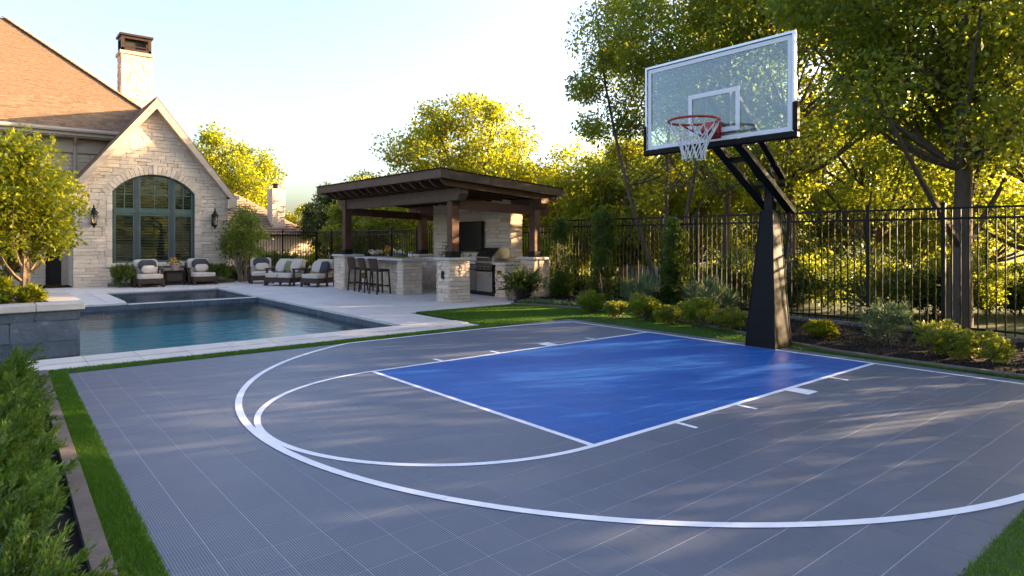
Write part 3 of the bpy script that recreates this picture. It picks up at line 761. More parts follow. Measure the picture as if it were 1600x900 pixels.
    MB().box(cx - hw - .2, cx + hw + .2, FY + 1.3, FY + 1.35, 0, 4.2).box(cx - hw - .25, cx - hw - .2, FY + .3, FY + 1.3, 0, 4.2).box(cx + hw + .2, cx + hw + .25, FY + .3, FY + 1.3, 0, 4.2).box(cx - hw - .2, cx + hw + .2, FY + .3, FY + 1.3, .4, .45).box(cx - hw - .2, cx + hw + .2, FY + .3, FY + 1.3, 4.15, 4.2).build('room', 'interior', h)
    # gable roof: deck, rake boards, cornice returns
    gy = FY - .3
    gr = MB()
    for s in (-1, 1):
        x1, z1 = gx + s * 2.72, gz + .08 - 2.72 * slope
        gr.add([(gx, gy, gz + .08), (x1, gy, z1), (x1, 29, z1), (gx, 31.5, gz + .08), (gx, gy, gz - .02), (x1, gy, z1 - .1), (x1, 29, z1 - .1), (gx, 31.5, gz - .02)],
               [(0, 1, 2, 3), (7, 6, 5, 4), (0, 4, 5, 1), (1, 5, 6, 2), (2, 6, 7, 3)])
    g_ = gr.build('gable_roof', 'shingle', h)
    for s in (-1, 1):
        a, b = Vector((gx, gy - .02, gz - .13)), Vector((gx + s * 2.66, gy - .02, gz - .13 - 2.66 * slope))
        m = MB(); d = (b - a).normalized(); nrm = Vector((-d.z * 1, 0, d.x)) * (1 if s > 0 else -1)
        wdt = .27
        q = [(gx, gz + .0), (gx + s * 2.7, gz - 2.7 * slope), (gx + s * 2.7, gz - 2.7 * slope - .22), (gx + s * 2.42, gz - 2.42 * slope - .28), (gx, gz - .36)]
        n_ = len(q); m.add([(x, gy - .04, z) for x, z in q] + [(x, gy + .03, z) for x, z in q], [tuple(range(n_)), tuple(range(n_, 2 * n_))[::-1]] + [(i, (i + 1) % n_, n_ + (i + 1) % n_, n_ + i) for i in range(n_)])
        m.build('rake_board', 'cream', h)
        m = MB(); q = [(gx, gz - .36), (gx + s * 2.42, gz - 2.42 * slope - .28), (gx + s * 2.42, gz - 2.42 * slope - .3), (gx, gz - .3)]
        m.add([(x, gy + .03, z) for x, z in q[:2]] + [(x, FY + .03, z) for x, z in q[:2]], [(0, 1, 3, 2)]); m.build('soffit', 'cream', h)
        x0, x1 = sorted((gx + s * 2.38, gx + s * 2.72)); zz = gz - 2.72 * slope
        MB().bbox(x0, x1, gy - .045, FY + .2, zz - .34, zz + .02, .01).build('cornice_return', 'cream', h)
    # right-hand gutter with a downpipe elbow
    MB().tube([(7.6, gy - .05, 3.2), (7.6, 29, 3.2)], .07, 8).tube([(7.58, gy + .05, 3.15), (7.42, FY - .02, 2.9), (7.38, FY + .02, 2.7)], .045, 8).build('gutter', 'cream', h)
    # main hip roof
    ey, ez, xc, t = 27.4, 5.53, 6.2, 5.4; pit = .91
    apex = (xc - t, ey + t, ez + pit * t)
    mr = MB(); xl = -12
    mr.add([(xl, ey, ez), (xc, ey, ez), apex, (xl, ey + t, ez + pit * t), (xc, ey + 2 * t, ez), (xl, ey + 2 * t, ez)], [(0, 1, 2, 3), (1, 4, 2), (4, 5, 3, 2), (0, 5, 4, 1)])
    roof = mr.build('main_roof', 'shingle', h)
    ush = MB().bbox(-.5, .5, 0, 1, 0, 1, .05).mesh('shingle'); ush.materials.append(M['shingle'])
    sl_ = math.atan(pit); rows = []; ex = .13
    srow = int(math.hypot(t, t * pit) / ex)
    for k in range(srow):
        s0 = k * ex; yy, zz = ey + s0 * math.cos(sl_), ez + s0 * math.sin(sl_)
        x = .0 - r.uniform(0, .3); xmax = xc - s0 * math.cos(sl_) - .02
        while x < xmax:
            w = r.uniform(.18, .32); b = min(x + w, xmax)
            if b - x > .04: rows.append(((x + b) / 2, yy, zz, b - x))
            x += w
    rows = [q for q in rows if q[0] > .2]
    rows.sort(key=lambda q: math.hypot(q[0], q[1]) + abs(q[0] - 3) * .2)
    rest = []
    for i, (x, yy, zz, w) in enumerate(rows):
        loc = (x, yy - .035 * math.cos(sl_), zz - .035 * math.sin(sl_) + .004 + r.uniform(0, .005)); rot = (sl_ - .05, 0, 0); sc = (w - .004, ex + .05, .016 + r.uniform(0, .006))
        if i < 300: put('shingle', ush, None, roof, loc, rot, sc)
        else: rest.append((ush, Matrix.LocRotScale(Vector(loc), Euler(rot), Vector(sc))))
    joined('shingle_field', rest, 'shingle', roof)
    L = Vector(apex) - Vector((xc, ey, ez)); n_ = 42                      # hip caps
    for k in range(n_):
        p = Vector((xc, ey, ez)) + L * (k / n_); q = Vector((xc, ey, ez)) + L * ((k + 1.25) / n_)
        MB().beam(p + Vector((.0, -.0, .045)), q + Vector((0, 0, .03)), .24, .03, up=(.4, -.4, .8)).build('hip_cap', 'shingle', roof)
    MB().bbox(-6, xc + .02, ey - .06, ey + .02, ez - .26, ez - .02, .01).build('fascia', 'cream', h)
    MB().tube([(-6, ey - .12, ez - .08), (xc, ey - .12, ez - .08)], .075, 8).build('gutter', 'cream', h)
    MB().box(-6, xc, ey + .02, 28.03, ez - .3, ez - .24).build('soffit', 'cream', h)
    MB().bbox(-3, 6, 27.9, 27.97, 4.72, 5.22, .015).build('frieze_board', 'cream', h)
    MB().tube([(2.65, ey - .12, ez - .1), (2.65, 27.6, ez - .35), (2.65, 27.9, ez - .55), (2.65, 27.9, 3.4)], .055, 8).build('downpipe', 'cream', h)
    # low roof saddle beside the chimney
    MB().add([(3.0, 30.4, 7.0), (4.15, 30.4, 7.0), (5.4, 28.6, 5.6), (4.4, 29.1, 5.9), (3.0, 31.6, 7.0)], [(0, 1, 2, 3), (0, 4, 1)]).build('saddle_roof', 'shingle', h)
    # chimney
    chx0, chx1, chy0, chy1 = 4.53, 5.68, 31.0, 31.95
    ch = MB().box(chx0 + .04, chx1 - .04, chy0 + .04, chy1 - .04, 4.5, 9.35).build('chimney', 'mortar', h)
    for f, a, b, pl in (('-y', chx0, chx1, chy0), ('-x', chy0 + .05, chy1 - .05, chx0), ('+x', chy0 + .05, chy1 - .05, chx1)):
        lay(ch, course_rects(a, b, 6.2, 9.35, .1, .16, .22, .5, .006, r), f, pl, .05, r)
    MB().bbox(chx0 - .06, chx1 + .06, chy0 - .06, chy1 + .06, 9.35, 9.5, .02).build('chimney_crown', 'cream', ch)
    cp = MB()
    for x in (chx0 + .02, chx1 - .14):
        for y in (chy0 + .02, chy1 - .14): cp.box(x, x + .12, y, y + .12, 9.5, 10.12)
    cp.box(chx0 + .02, chx1 - .02, chy0 + .02, chy1 - .02, 9.5, 9.62).box(chx0 + .02, chx1 - .02, chy0 + .025, chy0 + .1, 10.02, 10.13).box(chx0 + .025, chx0 + .1, chy0 + .14, chy1 - .14, 10.02, 10.13)
    cp.box(chx0 + .14, chx1 - .14, chy0 + .05, chy0 + .08, 9.7, 9.74)
    cp.build('chimney_cap', 'bronze', ch)
    MB().box(chx0 - .05, chx1 + .05, chy0 - .05, chy1 + .05, 10.14, 10.22).build('cap_lid', 'bronze', ch)
    MB().tube([(5.1, 31.4, 10.2), (5.1, 31.4, 10.32)], .06, 8).build('flue', 'blackmetal', ch)
    MB().box(chx0 + .18, chx1 - .18, chy0 + .2, chy1 - .2, 9.55, 10.1).build('flue_box', 'interior', ch)
house()

def lantern(x, label):
    t = thing('wall_lantern', label, 'lantern', (x, 25.9, 2.35), 'lanterns either side of the arched window')
    MB().bbox(x - .07, x + .07, 25.94, 25.985, 2.1, 2.5, .01).build('backplate', 'blackmetal', t)
    MB().tube([(x, 25.95, 2.16), (x, 25.84, 2.08), (x, 25.78, 2.12)], .015, 6).tube([(x, 25.95, 2.46), (x, 25.85, 2.56), (x, 25.78, 2.62)], .014, 6).build('bracket', 'blackmetal', t)
    m = MB()
    for i in range(4):
        a = math.pi / 4 + i * math.pi / 2; m.tube([(x + .085 * math.cos(a), 25.78 + .085 * math.sin(a), 2.14), (x + .115 * math.cos(a), 25.78 + .115 * math.sin(a), 2.5)], .01, 5)
    m.lathe((x, 25.78, 2.1), [(.03, -.1), (.02, -.05), (.07, 0), (.095, .02), (.095, .05)], 10)
    m.lathe((x, 25.78, 2.49), [(.14, 0), (.14, .02), (.06, .12), (.05, .15), (.06, .17), (.02, .2), (.03, .24), (.008, .3)], 10)
    m.build('cage', 'blackmetal', t)
    MB().lathe((x, 25.78, 2.15), [(.07, 0), (.098, .34)], 8).build('lamp_glass', 'lampglass', t)
    MB().lathe((x, 25.78, 2.15), [(.02, 0), (.02, .12), (.012, .18)], 8).build('candle', 'cushion', t)
lantern(2.98, 'black wall lantern left of the arched window, half behind the tree')
lantern(6.82, 'black wall lantern right of the arched window')

def neighbour():
    t = thing('neighbour_house', 'tan brick house with chimney far behind the black fence', 'house', (13, 40, 0))
    MB().box(6, 16.2, 39.6, 47, -.5, 2.1).build('wall', 'stone', t)
    m = MB(); m.add([(4.5, 39.2, 1.9), (16.3, 39.2, 1.9), (12.7, 43.2, 4.55), (4.5, 43.2, 4.55), (16.3, 47.2, 1.9), (4.5, 47.2, 1.9)], [(0, 1, 2, 3), (1, 4, 2), (2, 4, 5, 3), (0, 5, 4, 1), (0, 3, 5)])
    m.build('roof', 'shingle_pale', t)
    for k in range(16):
        z = 1.95 + k * .16; y = 39.2 + k * .2415; x1 = 16.3 - k * .253
        MB().box(4.5, x1, y - .02, y + .2, z - .02, z + .012).build('shingle_course', 'shingle_pale', t)
    MB().bbox(13.85, 14.65, 39.9, 40.8, 0, 4.75, .02).build('chimney', 'stone', t)
    MB().lathe((14.25, 40.3, 4.75), [(.22, 0), (.2, .25), (.28, .27), (.28, .32)], 10).build('chimney_pot', 'bronze', t)
M['shingle_pale'] = surf('pale_shingle', (.3, .21, .15), (.24, .165, .115), .9, 7, bump=.5, bscale=60)
neighbour()

# ================================================================== raised slate planter at the pool
def planter():
    r = random.Random(31)
    t = thing('raised_planter', 'slate faced raised planter with pale stone coping beside the pool', 'planter', (.3, 12.9, 0))
    MB().box(-1.7, 1.12, 11.68, 14.05, -1.25, .52).build('core', 'mortar', t)
    lay(t, course_rects(-1.7, 1.17, -.42, .55, .13, .3, .5, 1.0, .005, r), '-y', 11.63, .06, r, SLATEB, 'slate_slab', .006)
    lay(t, course_rects(11.69, 14.1, -.42, .55, .13, .3, .5, .9, .005, r), '+x', 1.17, .06, r, SLATEB, 'slate_slab', .006)
    for k in range(5):
        MB().bbox(-1.75 + k * .596, -1.75 + (k + 1) * .596 - .004, 11.57, 12.0, .552, .66, .012).build('coping_stone', 'cap', t)
    for k in range(3):
        MB().bbox(.80, 1.23, 12.004 + k * .72, 12.004 + (k + 1) * .72 - .004, .552, .66, .012).build('coping_stone', 'cap', t)
    MB().box(-1.7, .82, 11.98, 14.1, .5, .6).build('soil', 'mulch', t)
planter()

# ================================================================== pergola and outdoor kitchen
FZ = 3.29
def roof_z(x): return 3.29 - (x - 8.6) * .0725
POSTS = [(9.46, 13.86, 1.14), (9.36, 19.9, 1.12), (11.9, 13.42, 1.12), (11.9, 19.3, 1.1)]
def pergola():
    t = thing('pergola', 'dark stained timber pergola with sloping roof over the outdoor kitchen', 'pergola', (10.5, 16.8, 0))
    for x, y, z in POSTS:
        p = MB().bbox(x - .115, x + .115, y - .115, y + .115, z, roof_z(x) - .32, .012).build('post', 'wood', t)
        MB().bbox(x - .15, x + .15, y - .15, y + .15, z, z + .16, .01).build('post_base', 'blackmetal', p)
        put('bolt', MB().tube([(x - .16, y, roof_z(x) - .5), (x - .112, y, roof_z(x) - .5)], .022, 8).mesh(), 'steel', p)
    def beam(y0, y1, x, w, h, z, taper=True):
        m = MB(); q = [(y0, z + h), (y1, z + h), (y1, z + h * .55), (y1 - .14, z), (y0 + .14, z), (y0, z + h * .55)]
        n = len(q); m.add([(x - w / 2, y, zz) for y, zz in q] + [(x + w / 2, y, zz) for y, zz in q], [tuple(range(n)), tuple(range(n, 2 * n))[::-1]] + [(i, (i + 1) % n, n + (i + 1) % n, n + i) for i in range(n)]); return m
    beam(13.3, 20.4, 9.42, .26, .31, roof_z(9.42) - .63).build('beam', 'woodlight', t)
    beam(13.0, 20.0, 11.9, .26, .3, roof_z(11.9) - .62).build('beam', 'wood', t)
    for a, b in (((9.6, 13.84), (12.35, 13.4)), ((9.5, 19.89), (12.35, 19.28))):
        MB().beam((a[0], a[1], 2.52), (b[0], b[1], 2.38), .18, .24).build('cross_beam', 'wood', t)
    y = 13.25
    while y < 20.3:
        m = MB(); x0, x1 = 8.68, 12.55
        q = [(x0, roof_z(x0) - .17), (x0, roof_z(x0) - .24), (x0 + .16, roof_z(x0 + .16) - .34), (x1, roof_z(x1) - .34), (x1, roof_z(x1) - .17)]
        n = 5; m.add([(x, y - .035, z) for x, z in q] + [(x, y + .035, z) for x, z in q], [tuple(range(n)), tuple(range(n, 2 * n))[::-1]] + [(i, (i + 1) % n, n + (i + 1) % n, n + i) for i in range(n)])
        m.build('rafter', 'wood', t); y += .485
    k = 0; x = 8.66                                    # roof boards seen from below
    while x < 12.5:
        x2 = min(x + .2, 12.55)
        MB().add([(x, 13.16, roof_z(x) - .165), (x2 - .006, 13.16, roof_z(x2) - .165), (x2 - .006, 20.36, roof_z(x2) - .165), (x, 20.36, roof_z(x) - .165), (x, 13.16, roof_z(x) - .13), (x2 - .006, 13.16, roof_z(x2) - .13), (x2 - .006, 20.36, roof_z(x2) - .13), (x, 20.36, roof_z(x) - .13)],
                 [(0, 3, 2, 1), (4, 5, 6, 7), (0, 1, 5, 4), (1, 2, 6, 5), (2, 3, 7, 6), (3, 0, 4, 7)]).build('roof_board', 'wood', t); x += .2
    MB().add([(8.6, 13.1, roof_z(8.6)), (12.62, 13.1, roof_z(12.62)), (12.62, 20.42, roof_z(12.62)), (8.6, 20.42, roof_z(8.6)), (8.6, 13.1, roof_z(8.6) - .12), (12.62, 13.1, roof_z(12.62) - .12), (12.62, 20.42, roof_z(12.62) - .12), (8.6, 20.42, roof_z(8.6) - .12)],
             [(0, 1, 2, 3), (7, 6, 5, 4), (0, 4, 5, 1), (1, 5, 6, 2), (2, 6, 7, 3), (3, 7, 4, 0)]).build('roof', 'roofmembrane', t)
    MB().bbox(8.56, 8.6, 13.06, 20.46, FZ - .19, FZ + .03, .006).build('fascia', 'woodlight', t)
    for y in (13.06, 20.42):
        m = MB(); q = [(8.6, FZ + .03), (12.66, roof_z(12.66) + .03), (12.66, roof_z(12.66) - .19), (8.6, FZ - .19)]
        m.add([(x, y, z) for x, z in q] + [(x, y + .04, z) for x, z in q], [(0, 1, 2, 3), (7, 6, 5, 4), (0, 4, 5, 1), (1, 5, 6, 2), (2, 6, 7, 3), (3, 7, 4, 0)]); m.build('fascia', 'woodlight', t)
    MB().box(8.54, 12.68, 13.03, 20.48, 0, .012).build('drip_edge', 'darksteel', t).rotation_euler = (0, math.atan(.0725), 0)
    e = [o for o in COL.objects if o.name.startswith('drip_edge')][-1]; e.location = (0, 0, roof_z(0) + .035); 
M['roofmembrane'] = surf('roof_membrane', (.055, .05, .048), (.04, .037, .035), .8, 4)
pergola()
rk = random.Random(77)
def pillar(x0, x1, y0, y1, z, label, outlet=False):
    t = thing('stone_pillar', label, 'pillar', ((x0 + x1) / 2, (y0 + y1) / 2, 0), 'stone pillars carrying the pergola')
    stone_block(t, x0, x1, y0, y1, 0, z - .07, ('-x', '-y', '+x', '+y'), rk)
    MB().bbox(x0 - .06, x1 + .06, y0 - .06, y1 + .06, z - .07, z, .014).build('cap', 'cap', t)
    if outlet:
        o = MB().bbox(x0 - .03, x0 - .008, y0 + .24, y0 + .36, .6, .8, .006).build('outlet', 'bronze', t)
        MB().box(x0 - .04, x0 - .028, y0 + .265, y0 + .335, .63, .69).box(x0 - .04, x0 - .028, y0 + .265, y0 + .335, .71, .77).build('socket', 'darksteel', o)
pillar(9.15, 9.78, 13.55, 14.17, 1.14, 'squat stone pillar with an outlet, front right of the pergola', True)
pillar(9.06, 9.68, 19.45, 20.25, 1.12, 'squat stone pillar at the far left end of the bar')
pillar(11.6, 12.2, 13.12, 13.72, 1.12, 'stone pillar at the rear right, beside the black fence post')
pillar(11.6, 12.2, 19.0, 19.6, 1.1, 'stone pillar at the rear left of the pergola, behind the bar')
def bar():
    t = thing('bar_counter', 'stone bar counter with pale stone top behind the stools', 'counter', (9.8, 17.9, 0))
    stone_block(t, 9.45, 10.1, 16.4, 16.82, 0, .98, ('-x', '-y', '+x'), rk)
    stone_block(t, 9.78, 10.1, 16.83, 19.4, 0, .98, ('-x', '+x'), rk, corename='bar_core')
    MB().bbox(9.36, 10.2, 16.32, 19.44, .98, 1.05, .014).build('countertop', 'cap', t)
    MB().bbox(9.62, 9.66, 16.83, 19.4, .9, .98, .006).build('apron', 'cap', t)
bar()
def kitchen():
    t = thing('kitchen_counter', 'stone outdoor kitchen counter that holds the grill', 'counter', (11.4, 15.5, 0))
    stone_block(t, 11.1, 11.72, 13.74, 14.24, 0, .9, ('-x', '-y'), rk)
    stone_block(t, 11.1, 11.72, 15.62, 18.4, 0, .9, ('-x', '+y'), rk, corename='left_core')
    MB().box(11.2, 11.72, 14.245, 15.615, 0, .1).build('plinth', 'darksteel', t)
    MB().bbox(11.04, 11.745, 13.68, 14.26, .9, .96, .012).build('countertop', 'cap', t)
    MB().bbox(11.04, 11.745, 15.06, 18.45, .9, .96, .012).build('countertop', 'cap', t)
    MB().bbox(11.07, 11.098, 13.9, 14.06, .66, .74, .004).build('outlet', 'bronze', t)
    w = thing('stone_wall', 'tall stone wall carrying the television under the pergola', 'wall', (12, 16.3, 0))
    stone_block(w, 11.75, 12.2, 14.3, 18.4, 0, 2.86, ('-x', '-y', '+y', '+x'), rk, .09, .15, .3, .7)
    g = thing('grill', 'stainless steel built in grill with black hood', 'grill', (11.4, 14.65, 0))
    y0, y1 = 14.262, 15.05
    MB().bbox(11.1, 11.7, y0, y1, .1, .72, .008).build('cabinet', 'darksteel', g)
    d = MB().bbox(11.06, 11.1, y0 + .03, y1 - .03, .13, .7, .008).build('door', 'steel', g)
    MB().tube([(11.03, y0 + .1, .66), (11.03, y1 - .1, .66)], .013, 8).build('handle', 'steel', d)
    pnl = MB(); pnl.add([(11.02, y0, .74), (11.1, y0, .72), (11.1, y0, .93), (11.06, y0, .93), (11.02, y1, .74), (11.1, y1, .72), (11.1, y1, .93), (11.06, y1, .93)], [(0, 1, 2, 3), (7, 6, 5, 4), (0, 3, 7, 4), (0, 4, 5, 1), (1, 5, 6, 2), (2, 6, 7, 3)])
    c_ = pnl.build('control_panel', 'darksteel', g)
    for k in range(4):
        y = y0 + .12 + k * .183; put('knob', MB().tube([(11.045, y, .83), (10.99, y, .822)], [.034, .028], 12).mesh(), 'steel', c_)
    MB().bbox(11.06, 11.72, y0 - .01, y1 + .01, .932, 1.0, .008).build('firebox', 'steel', g)
    pts = [(11.07, 1.0), (11.08, 1.12), (11.17, 1.26), (11.32, 1.36), (11.5, 1.38), (11.66, 1.34), (11.7, 1.2), (11.7, 1.0)]
    hd = MB(); n = len(pts); hd.add([(x, y0 + .03, z) for x, z in pts] + [(x, y1 - .03, z) for x, z in pts], [(i, i + 1, n + i + 1, n + i) for i in range(n - 1)]); hd.build('hood', 'hood_black', g)
    for y in (y0, y1 - .03):
        m = MB(); m.add([(x, y, z) for x, z in pts] + [(x, y + .03, z) for x, z in pts], [tuple(range(n))[::-1], tuple(range(n, 2 * n))] + [(i, (i + 1) % n, n + (i + 1) % n, n + i) for i in range(n)]); m.build('hood_side', 'steel', g)
    MB().tube([(11.03, y0 + .08, 1.08), (11.0, y0 + .08, 1.1), (11.0, y1 - .08, 1.1), (11.03, y1 - .08, 1.08)], .016, 8).build('hood_handle', 'steel', g)
    f = thing('outdoor_fridge', 'narrow stainless steel fridge left of the grill', 'fridge', (11.4, 15.3, 0))
    MB().bbox(11.11, 11.7, 15.07, 15.6, .1, .895, .006).build('body', 'darksteel', f)
    d = MB().bbox(11.07, 11.11, 15.08, 15.59, .13, .72, .008).build('door', 'steel', f); MB().bbox(11.075, 11.11, 15.08, 15.59, .74, .88, .006).build('drawer', 'steel', f)
    MB().tube([(11.04, 15.13, .7), (11.04, 15.54, .7)], .012, 8).build('handle', 'steel', d)
    v = thing('television', 'dark flat television on the stone wall under the pergola', 'television', (11.68, 16.4, 1.7))
    MB().bbox(11.62, 11.7, 15.5, 17.3, 1.24, 2.16, .012).build('casing', 'blackmetal', v); MB().box(11.612, 11.622, 15.54, 17.26, 1.28, 2.12).build('screen', 'screen', v); MB().box(11.7, 11.75, 16.1, 16.7, 1.5, 1.9).build('mount', 'blackmetal', v)
M['hood_black'] = surf('hood_black', (.015, .014, .013), (.02, .018, .016), .22, 5, spec=.6)
kitchen()

# ---- bar stools
def make_stool():
    t = thing('bar_stool', 'x', 'stool', (0, 0, 0), 'dark wicker stools at the bar')
    put('seat', MB().bbox(-.22, .22, -.21, .21, .66, .73, .02).mesh(), 'wicker', t)
    m = MB(); N = 6
    for k in range(N + 1):
        y = -.215 + .43 * k / N; c = .05 * (1 - (2 * k / N - 1) ** 2)
        for x, z in ((-.22 - c, .74), (-.27 - c, 1.05), (-.235 - c, 1.05), (-.185 - c, .74)): m.v.append((x, y, z))
    for k in range(N):
        for q in range(4): m.f.append((4 * k + q, 4 * k + (q + 1) % 4, 4 * k + 4 + (q + 1) % 4, 4 * k + 4 + q))
    m.f += [(0, 3, 2, 1), (4 * N, 4 * N + 1, 4 * N + 2, 4 * N + 3)]
    put('backrest', m.mesh(), 'wicker', t)
    for sx in (-1, 1):
        for sy in (-1, 1): put('leg', MB().beam((sx * .19, sy * .18, .67), (sx * .23, sy * .21, 0), .038, .038, up=(0, 1, 0)).mesh(), 'wicker', t)
    for sy in (-1, 1): put('footrail', MB().beam((-.215, sy * .2, .25), (.215, sy * .2, .25), .025, .03).mesh(), 'wicker', t)
    for sx in (-1, 1): put('footrail', MB().beam((sx * .215, -.2, .22), (sx * .215, .2, .22), .025, .03).mesh(), 'wicker', t)
    return t
stool = make_stool(); remember(stool)
for k, (x, y, a, lb) in enumerate(((9.2, 18.78, 3, 'dark wicker bar stool farthest left, nearest the stone pillar'), (9.18, 18.0, -4, 'middle one of the three dark wicker bar stools'), (9.14, 17.22, 5, 'dark wicker bar stool nearest the right end of the bar'))):
    o = stool if k == 0 else copy_tree(stool)
    o.location = (x, y, 0); o.rotation_euler = (0, 0, R(a)); o['label'] = lb

# ---- things on the bar
def flowers(name, label, x, y, z, mat, n, rad, h, cat='flowers', vase='tumbler', seed=1):
    r = np.random.default_rng(seed); t = thing(name, label, cat, (x, y, z))
    put('vase', MB().lathe((x, y, z), [(.035, 0), (.05, .03), (.045, .1), (.055, .13)], 12).mesh(), vase, t)
    d = unit(r.normal(size=(n, 3))); P = np.array([x, y, z + h]) + d * np.array([rad, rad, h * .38]) * (r.random((n, 1)) ** .5)
    put('blossom', leaf_mesh(P, .06, .8, r, None, gaps=False), mat, t)
    m = MB()
    for p in P[:: max(1, n // 12)]: m.tube([(x, y, z + .08), tuple(p)], .004, 4)
    put('stems', m.mesh(), 'leaf_deep', t)
flowers('flower_bowl', 'low bowl of cream blossoms on the bar', 9.8, 18.75, 1.05, 'petal', 160, .24, .16, seed=2)
flowers('flower_vase', 'small vase of orange flowers on the bar', 9.8, 17.95, 1.05, 'petal_orange', 60, .09, .24, seed=3)
for k in range(7):
    x, y = 9.75 + .12 * (k % 2) + random.uniform(-.03, .03), 17.0 + .075 * k; h = random.uniform(.2, .3)
    o = put('glass', MB().lathe((x, y, 1.05), [(.034, 0), (.034, .008), (.006, .02), (.006, h * .42), (.036, h * .55), (.04, h * .8), (.032, h)], 12).mesh(), 'tumbler')
    tag(o, 'stemmed clear glass in the cluster standing on the bar', 'glass', 'clear glasses on the bar')
for k in range(2):
    o = put('bottle', MB().lathe((9.85, 16.62 + .12 * k, 1.05), [(.035, 0), (.036, .12), (.012, .17), (.012, .22)], 10).mesh(), 'tumbler')
    tag(o, ('small clear bottle at the bar end, nearest the corner', 'small clear bottle on the bar, beside the stemmed glasses')[k], 'bottle')
o = MB().bbox(11.15, 11.55, 17.3, 18.2, .962, 1.04, .01).build('serving_tray', 'cap'); tag(o, 'pale stone tray on the kitchen counter behind the bar', 'tray')

# ================================================================== lounge furniture
PROTO = {}
def chair_parts(t, w, d, seatz=.27, backh=.86, deep=0):
    """outdoor armchair facing -Y, origin at the floor under its middle"""
    put('apron', MB().bbox(-w / 2, w / 2, -d / 2, d / 2 - .08, .12, seatz, .012).mesh(), 'wicker', t)
    for sx in (-1, 1):
        for y in (-d / 2 + .045, d / 2 - .1): put('leg', MB().bbox(sx * (w / 2 - .03) - .035, sx * (w / 2 - .03) + .035, y - .035, y + .035, 0, .14, .006).mesh(), 'wicker', t)
    put('back_panel', MB().add([(-w / 2, d / 2 - .12, .12), (w / 2, d / 2 - .12, .12), (w / 2, d / 2 - .05, .12), (-w / 2, d / 2 - .05, .12), (-w / 2, d / 2 + .04, backh - .08), (w / 2, d / 2 + .04, backh - .08), (w / 2, d / 2 + .1, backh - .08), (-w / 2, d / 2 + .1, backh - .08)],
        [(0, 3, 2, 1), (4, 5, 6, 7), (0, 1, 5, 4), (1, 2, 6, 5), (2, 3, 7, 6), (3, 0, 4, 7)]).mesh(), 'wicker', t)
    for sx in (-1, 1):
        m = MB(); x = sx * (w / 2 + .02)
        m.bbox(x - .035, x + .035, -d / 2 + .1 + deep, -d / 2 + .17 + deep, 0, .56, .01).bbox(x - .045, x + .045, -d / 2 + .06 + deep, d / 2 + .02, .56, .605, .012)
        m.bbox(x - .03, x + .03, d / 2 - .1, d / 2 - .02, 0, .56, .01)
        put('arm', m.mesh(), 'wicker', t)
def armchair(name, label, group, w=.78, d=.95, deep=.3, seats=1):
    t = thing(name, label, 'chair' if seats == 1 else 'sofa', (0, 0, 0), group)
    chair_parts(t, w, d, deep=deep)
    cw = (w - .04) / seats
    for k in range(seats):
        x = -w / 2 + .02 + cw * (k + .5)
        put('seat_cushion', cushion_mesh(cw - .01, d - .14, .17, 7, puff=.1), 'cushion', t, (x, -.05, .355))
        put('back_cushion', cushion_mesh(cw - .01, .17, .52, 7, puff=.05), 'cushion', t, (x, d / 2 - .14, .66), (R(-12), 0, 0))
    return t
ca_ = armchair('lounge_chair', 'x', 'lounge chairs under the arched window'); remember(ca_)
def place(o, x, y, a, label=None):
    o.location = (x, y, 0); o.rotation_euler = (0, 0, R(a))
    if label: o['label'] = label
    return o
PILLOW = cushion_mesh(.46, .13, .28); PILLOW.materials.append(M['cushion'])
PILLOWD = cushion_mesh(.56, .12, .34); PILLOWD.materials.append(M['charcoal'])
PILLOWS = cushion_mesh(.42, .14, .42); PILLOWS.materials.append(M['cushion'])
PILLOWG = cushion_mesh(.4, .13, .4); PILLOWG.materials.append(M['charcoal'])
PILLOWO = cushion_mesh(.4, .13, .36); PILLOWO.materials.append(M['olive'])
def pillow(me, x, y, z, a, tilt, label, name='throw_pillow', roll=0):
    o = put(name, me, None, None, (x, y, z), (R(tilt), R(roll), R(a))); tag(o, label, 'pillow'); return o
def on(cx, cy, a, lx, ly):
    c, s = math.cos(R(a)), math.sin(R(a)); return cx + lx * c - ly * s, cy + lx * s + ly * c
for (x, y, a, lb, side) in ((4.42, 24.75, 4, 'cushioned wicker lounge chair below the window, left of the dark side table', 'left'), (6.15, 25.0, 4, 'cushioned wicker lounge chair right of the dark side table', 'right')):
    o = ca_ if side == 'left' else copy_tree(ca_)
    place(o, x, y, a, lb)
    px, py = on(x, y, a, .02, .17); pillow(PILLOWD, px, py, .74, a, -16, f'charcoal lumbar pillow high on the {side} lounge chair under the window')
    px, py = on(x, y, a, .03, .05); pillow(PILLOW, px, py, .58, a, -18, f'pale lumbar pillow low on the {side} lounge chair under the window')
c2 = copy_tree(ca_); place(c2, 8.05, 24.3, -14, 'cushioned wicker armchair in front of the far fence, left of the group'); c2['group'] = 'wicker seating group beside the bar'
px, py = on(8.05, 24.3, -14, .0, .17); pillow(PILLOWD, px, py, .76, -14, -16, 'charcoal pillow on the armchair in front of the far fence')
px, py = on(8.05, 24.3, -14, .02, .05); pillow(PILLOW, px, py, .6, -14, -18, 'pale lumbar pillow on the armchair in front of the far fence')
c3 = armchair('garden_sofa', 'cushioned wicker love seat in the middle of the seating group', 'wicker seating group beside the bar', w=1.15, d=.9, deep=.05, seats=2)
place(c3, 8.3, 22.55, -62)
for lx, me, lb in ((-.3, PILLOWS, 'cream pillow at the near end of the love seat'), (.08, PILLOWO, 'olive pillow in the middle of the love seat'), (.36, PILLOWS, 'cream pillow at the far end of the love seat')):
    px, py = on(8.3, 22.55, -62, lx, .12); pillow(me, px, py, .66, -62, -20, lb, roll=12 if me is PILLOWO else 0)
c4 = copy_tree(ca_); place(c4, 9.0, 21.35, -66, 'cushioned wicker armchair beside the left pillar of the bar'); c4['group'] = 'wicker seating group beside the bar'
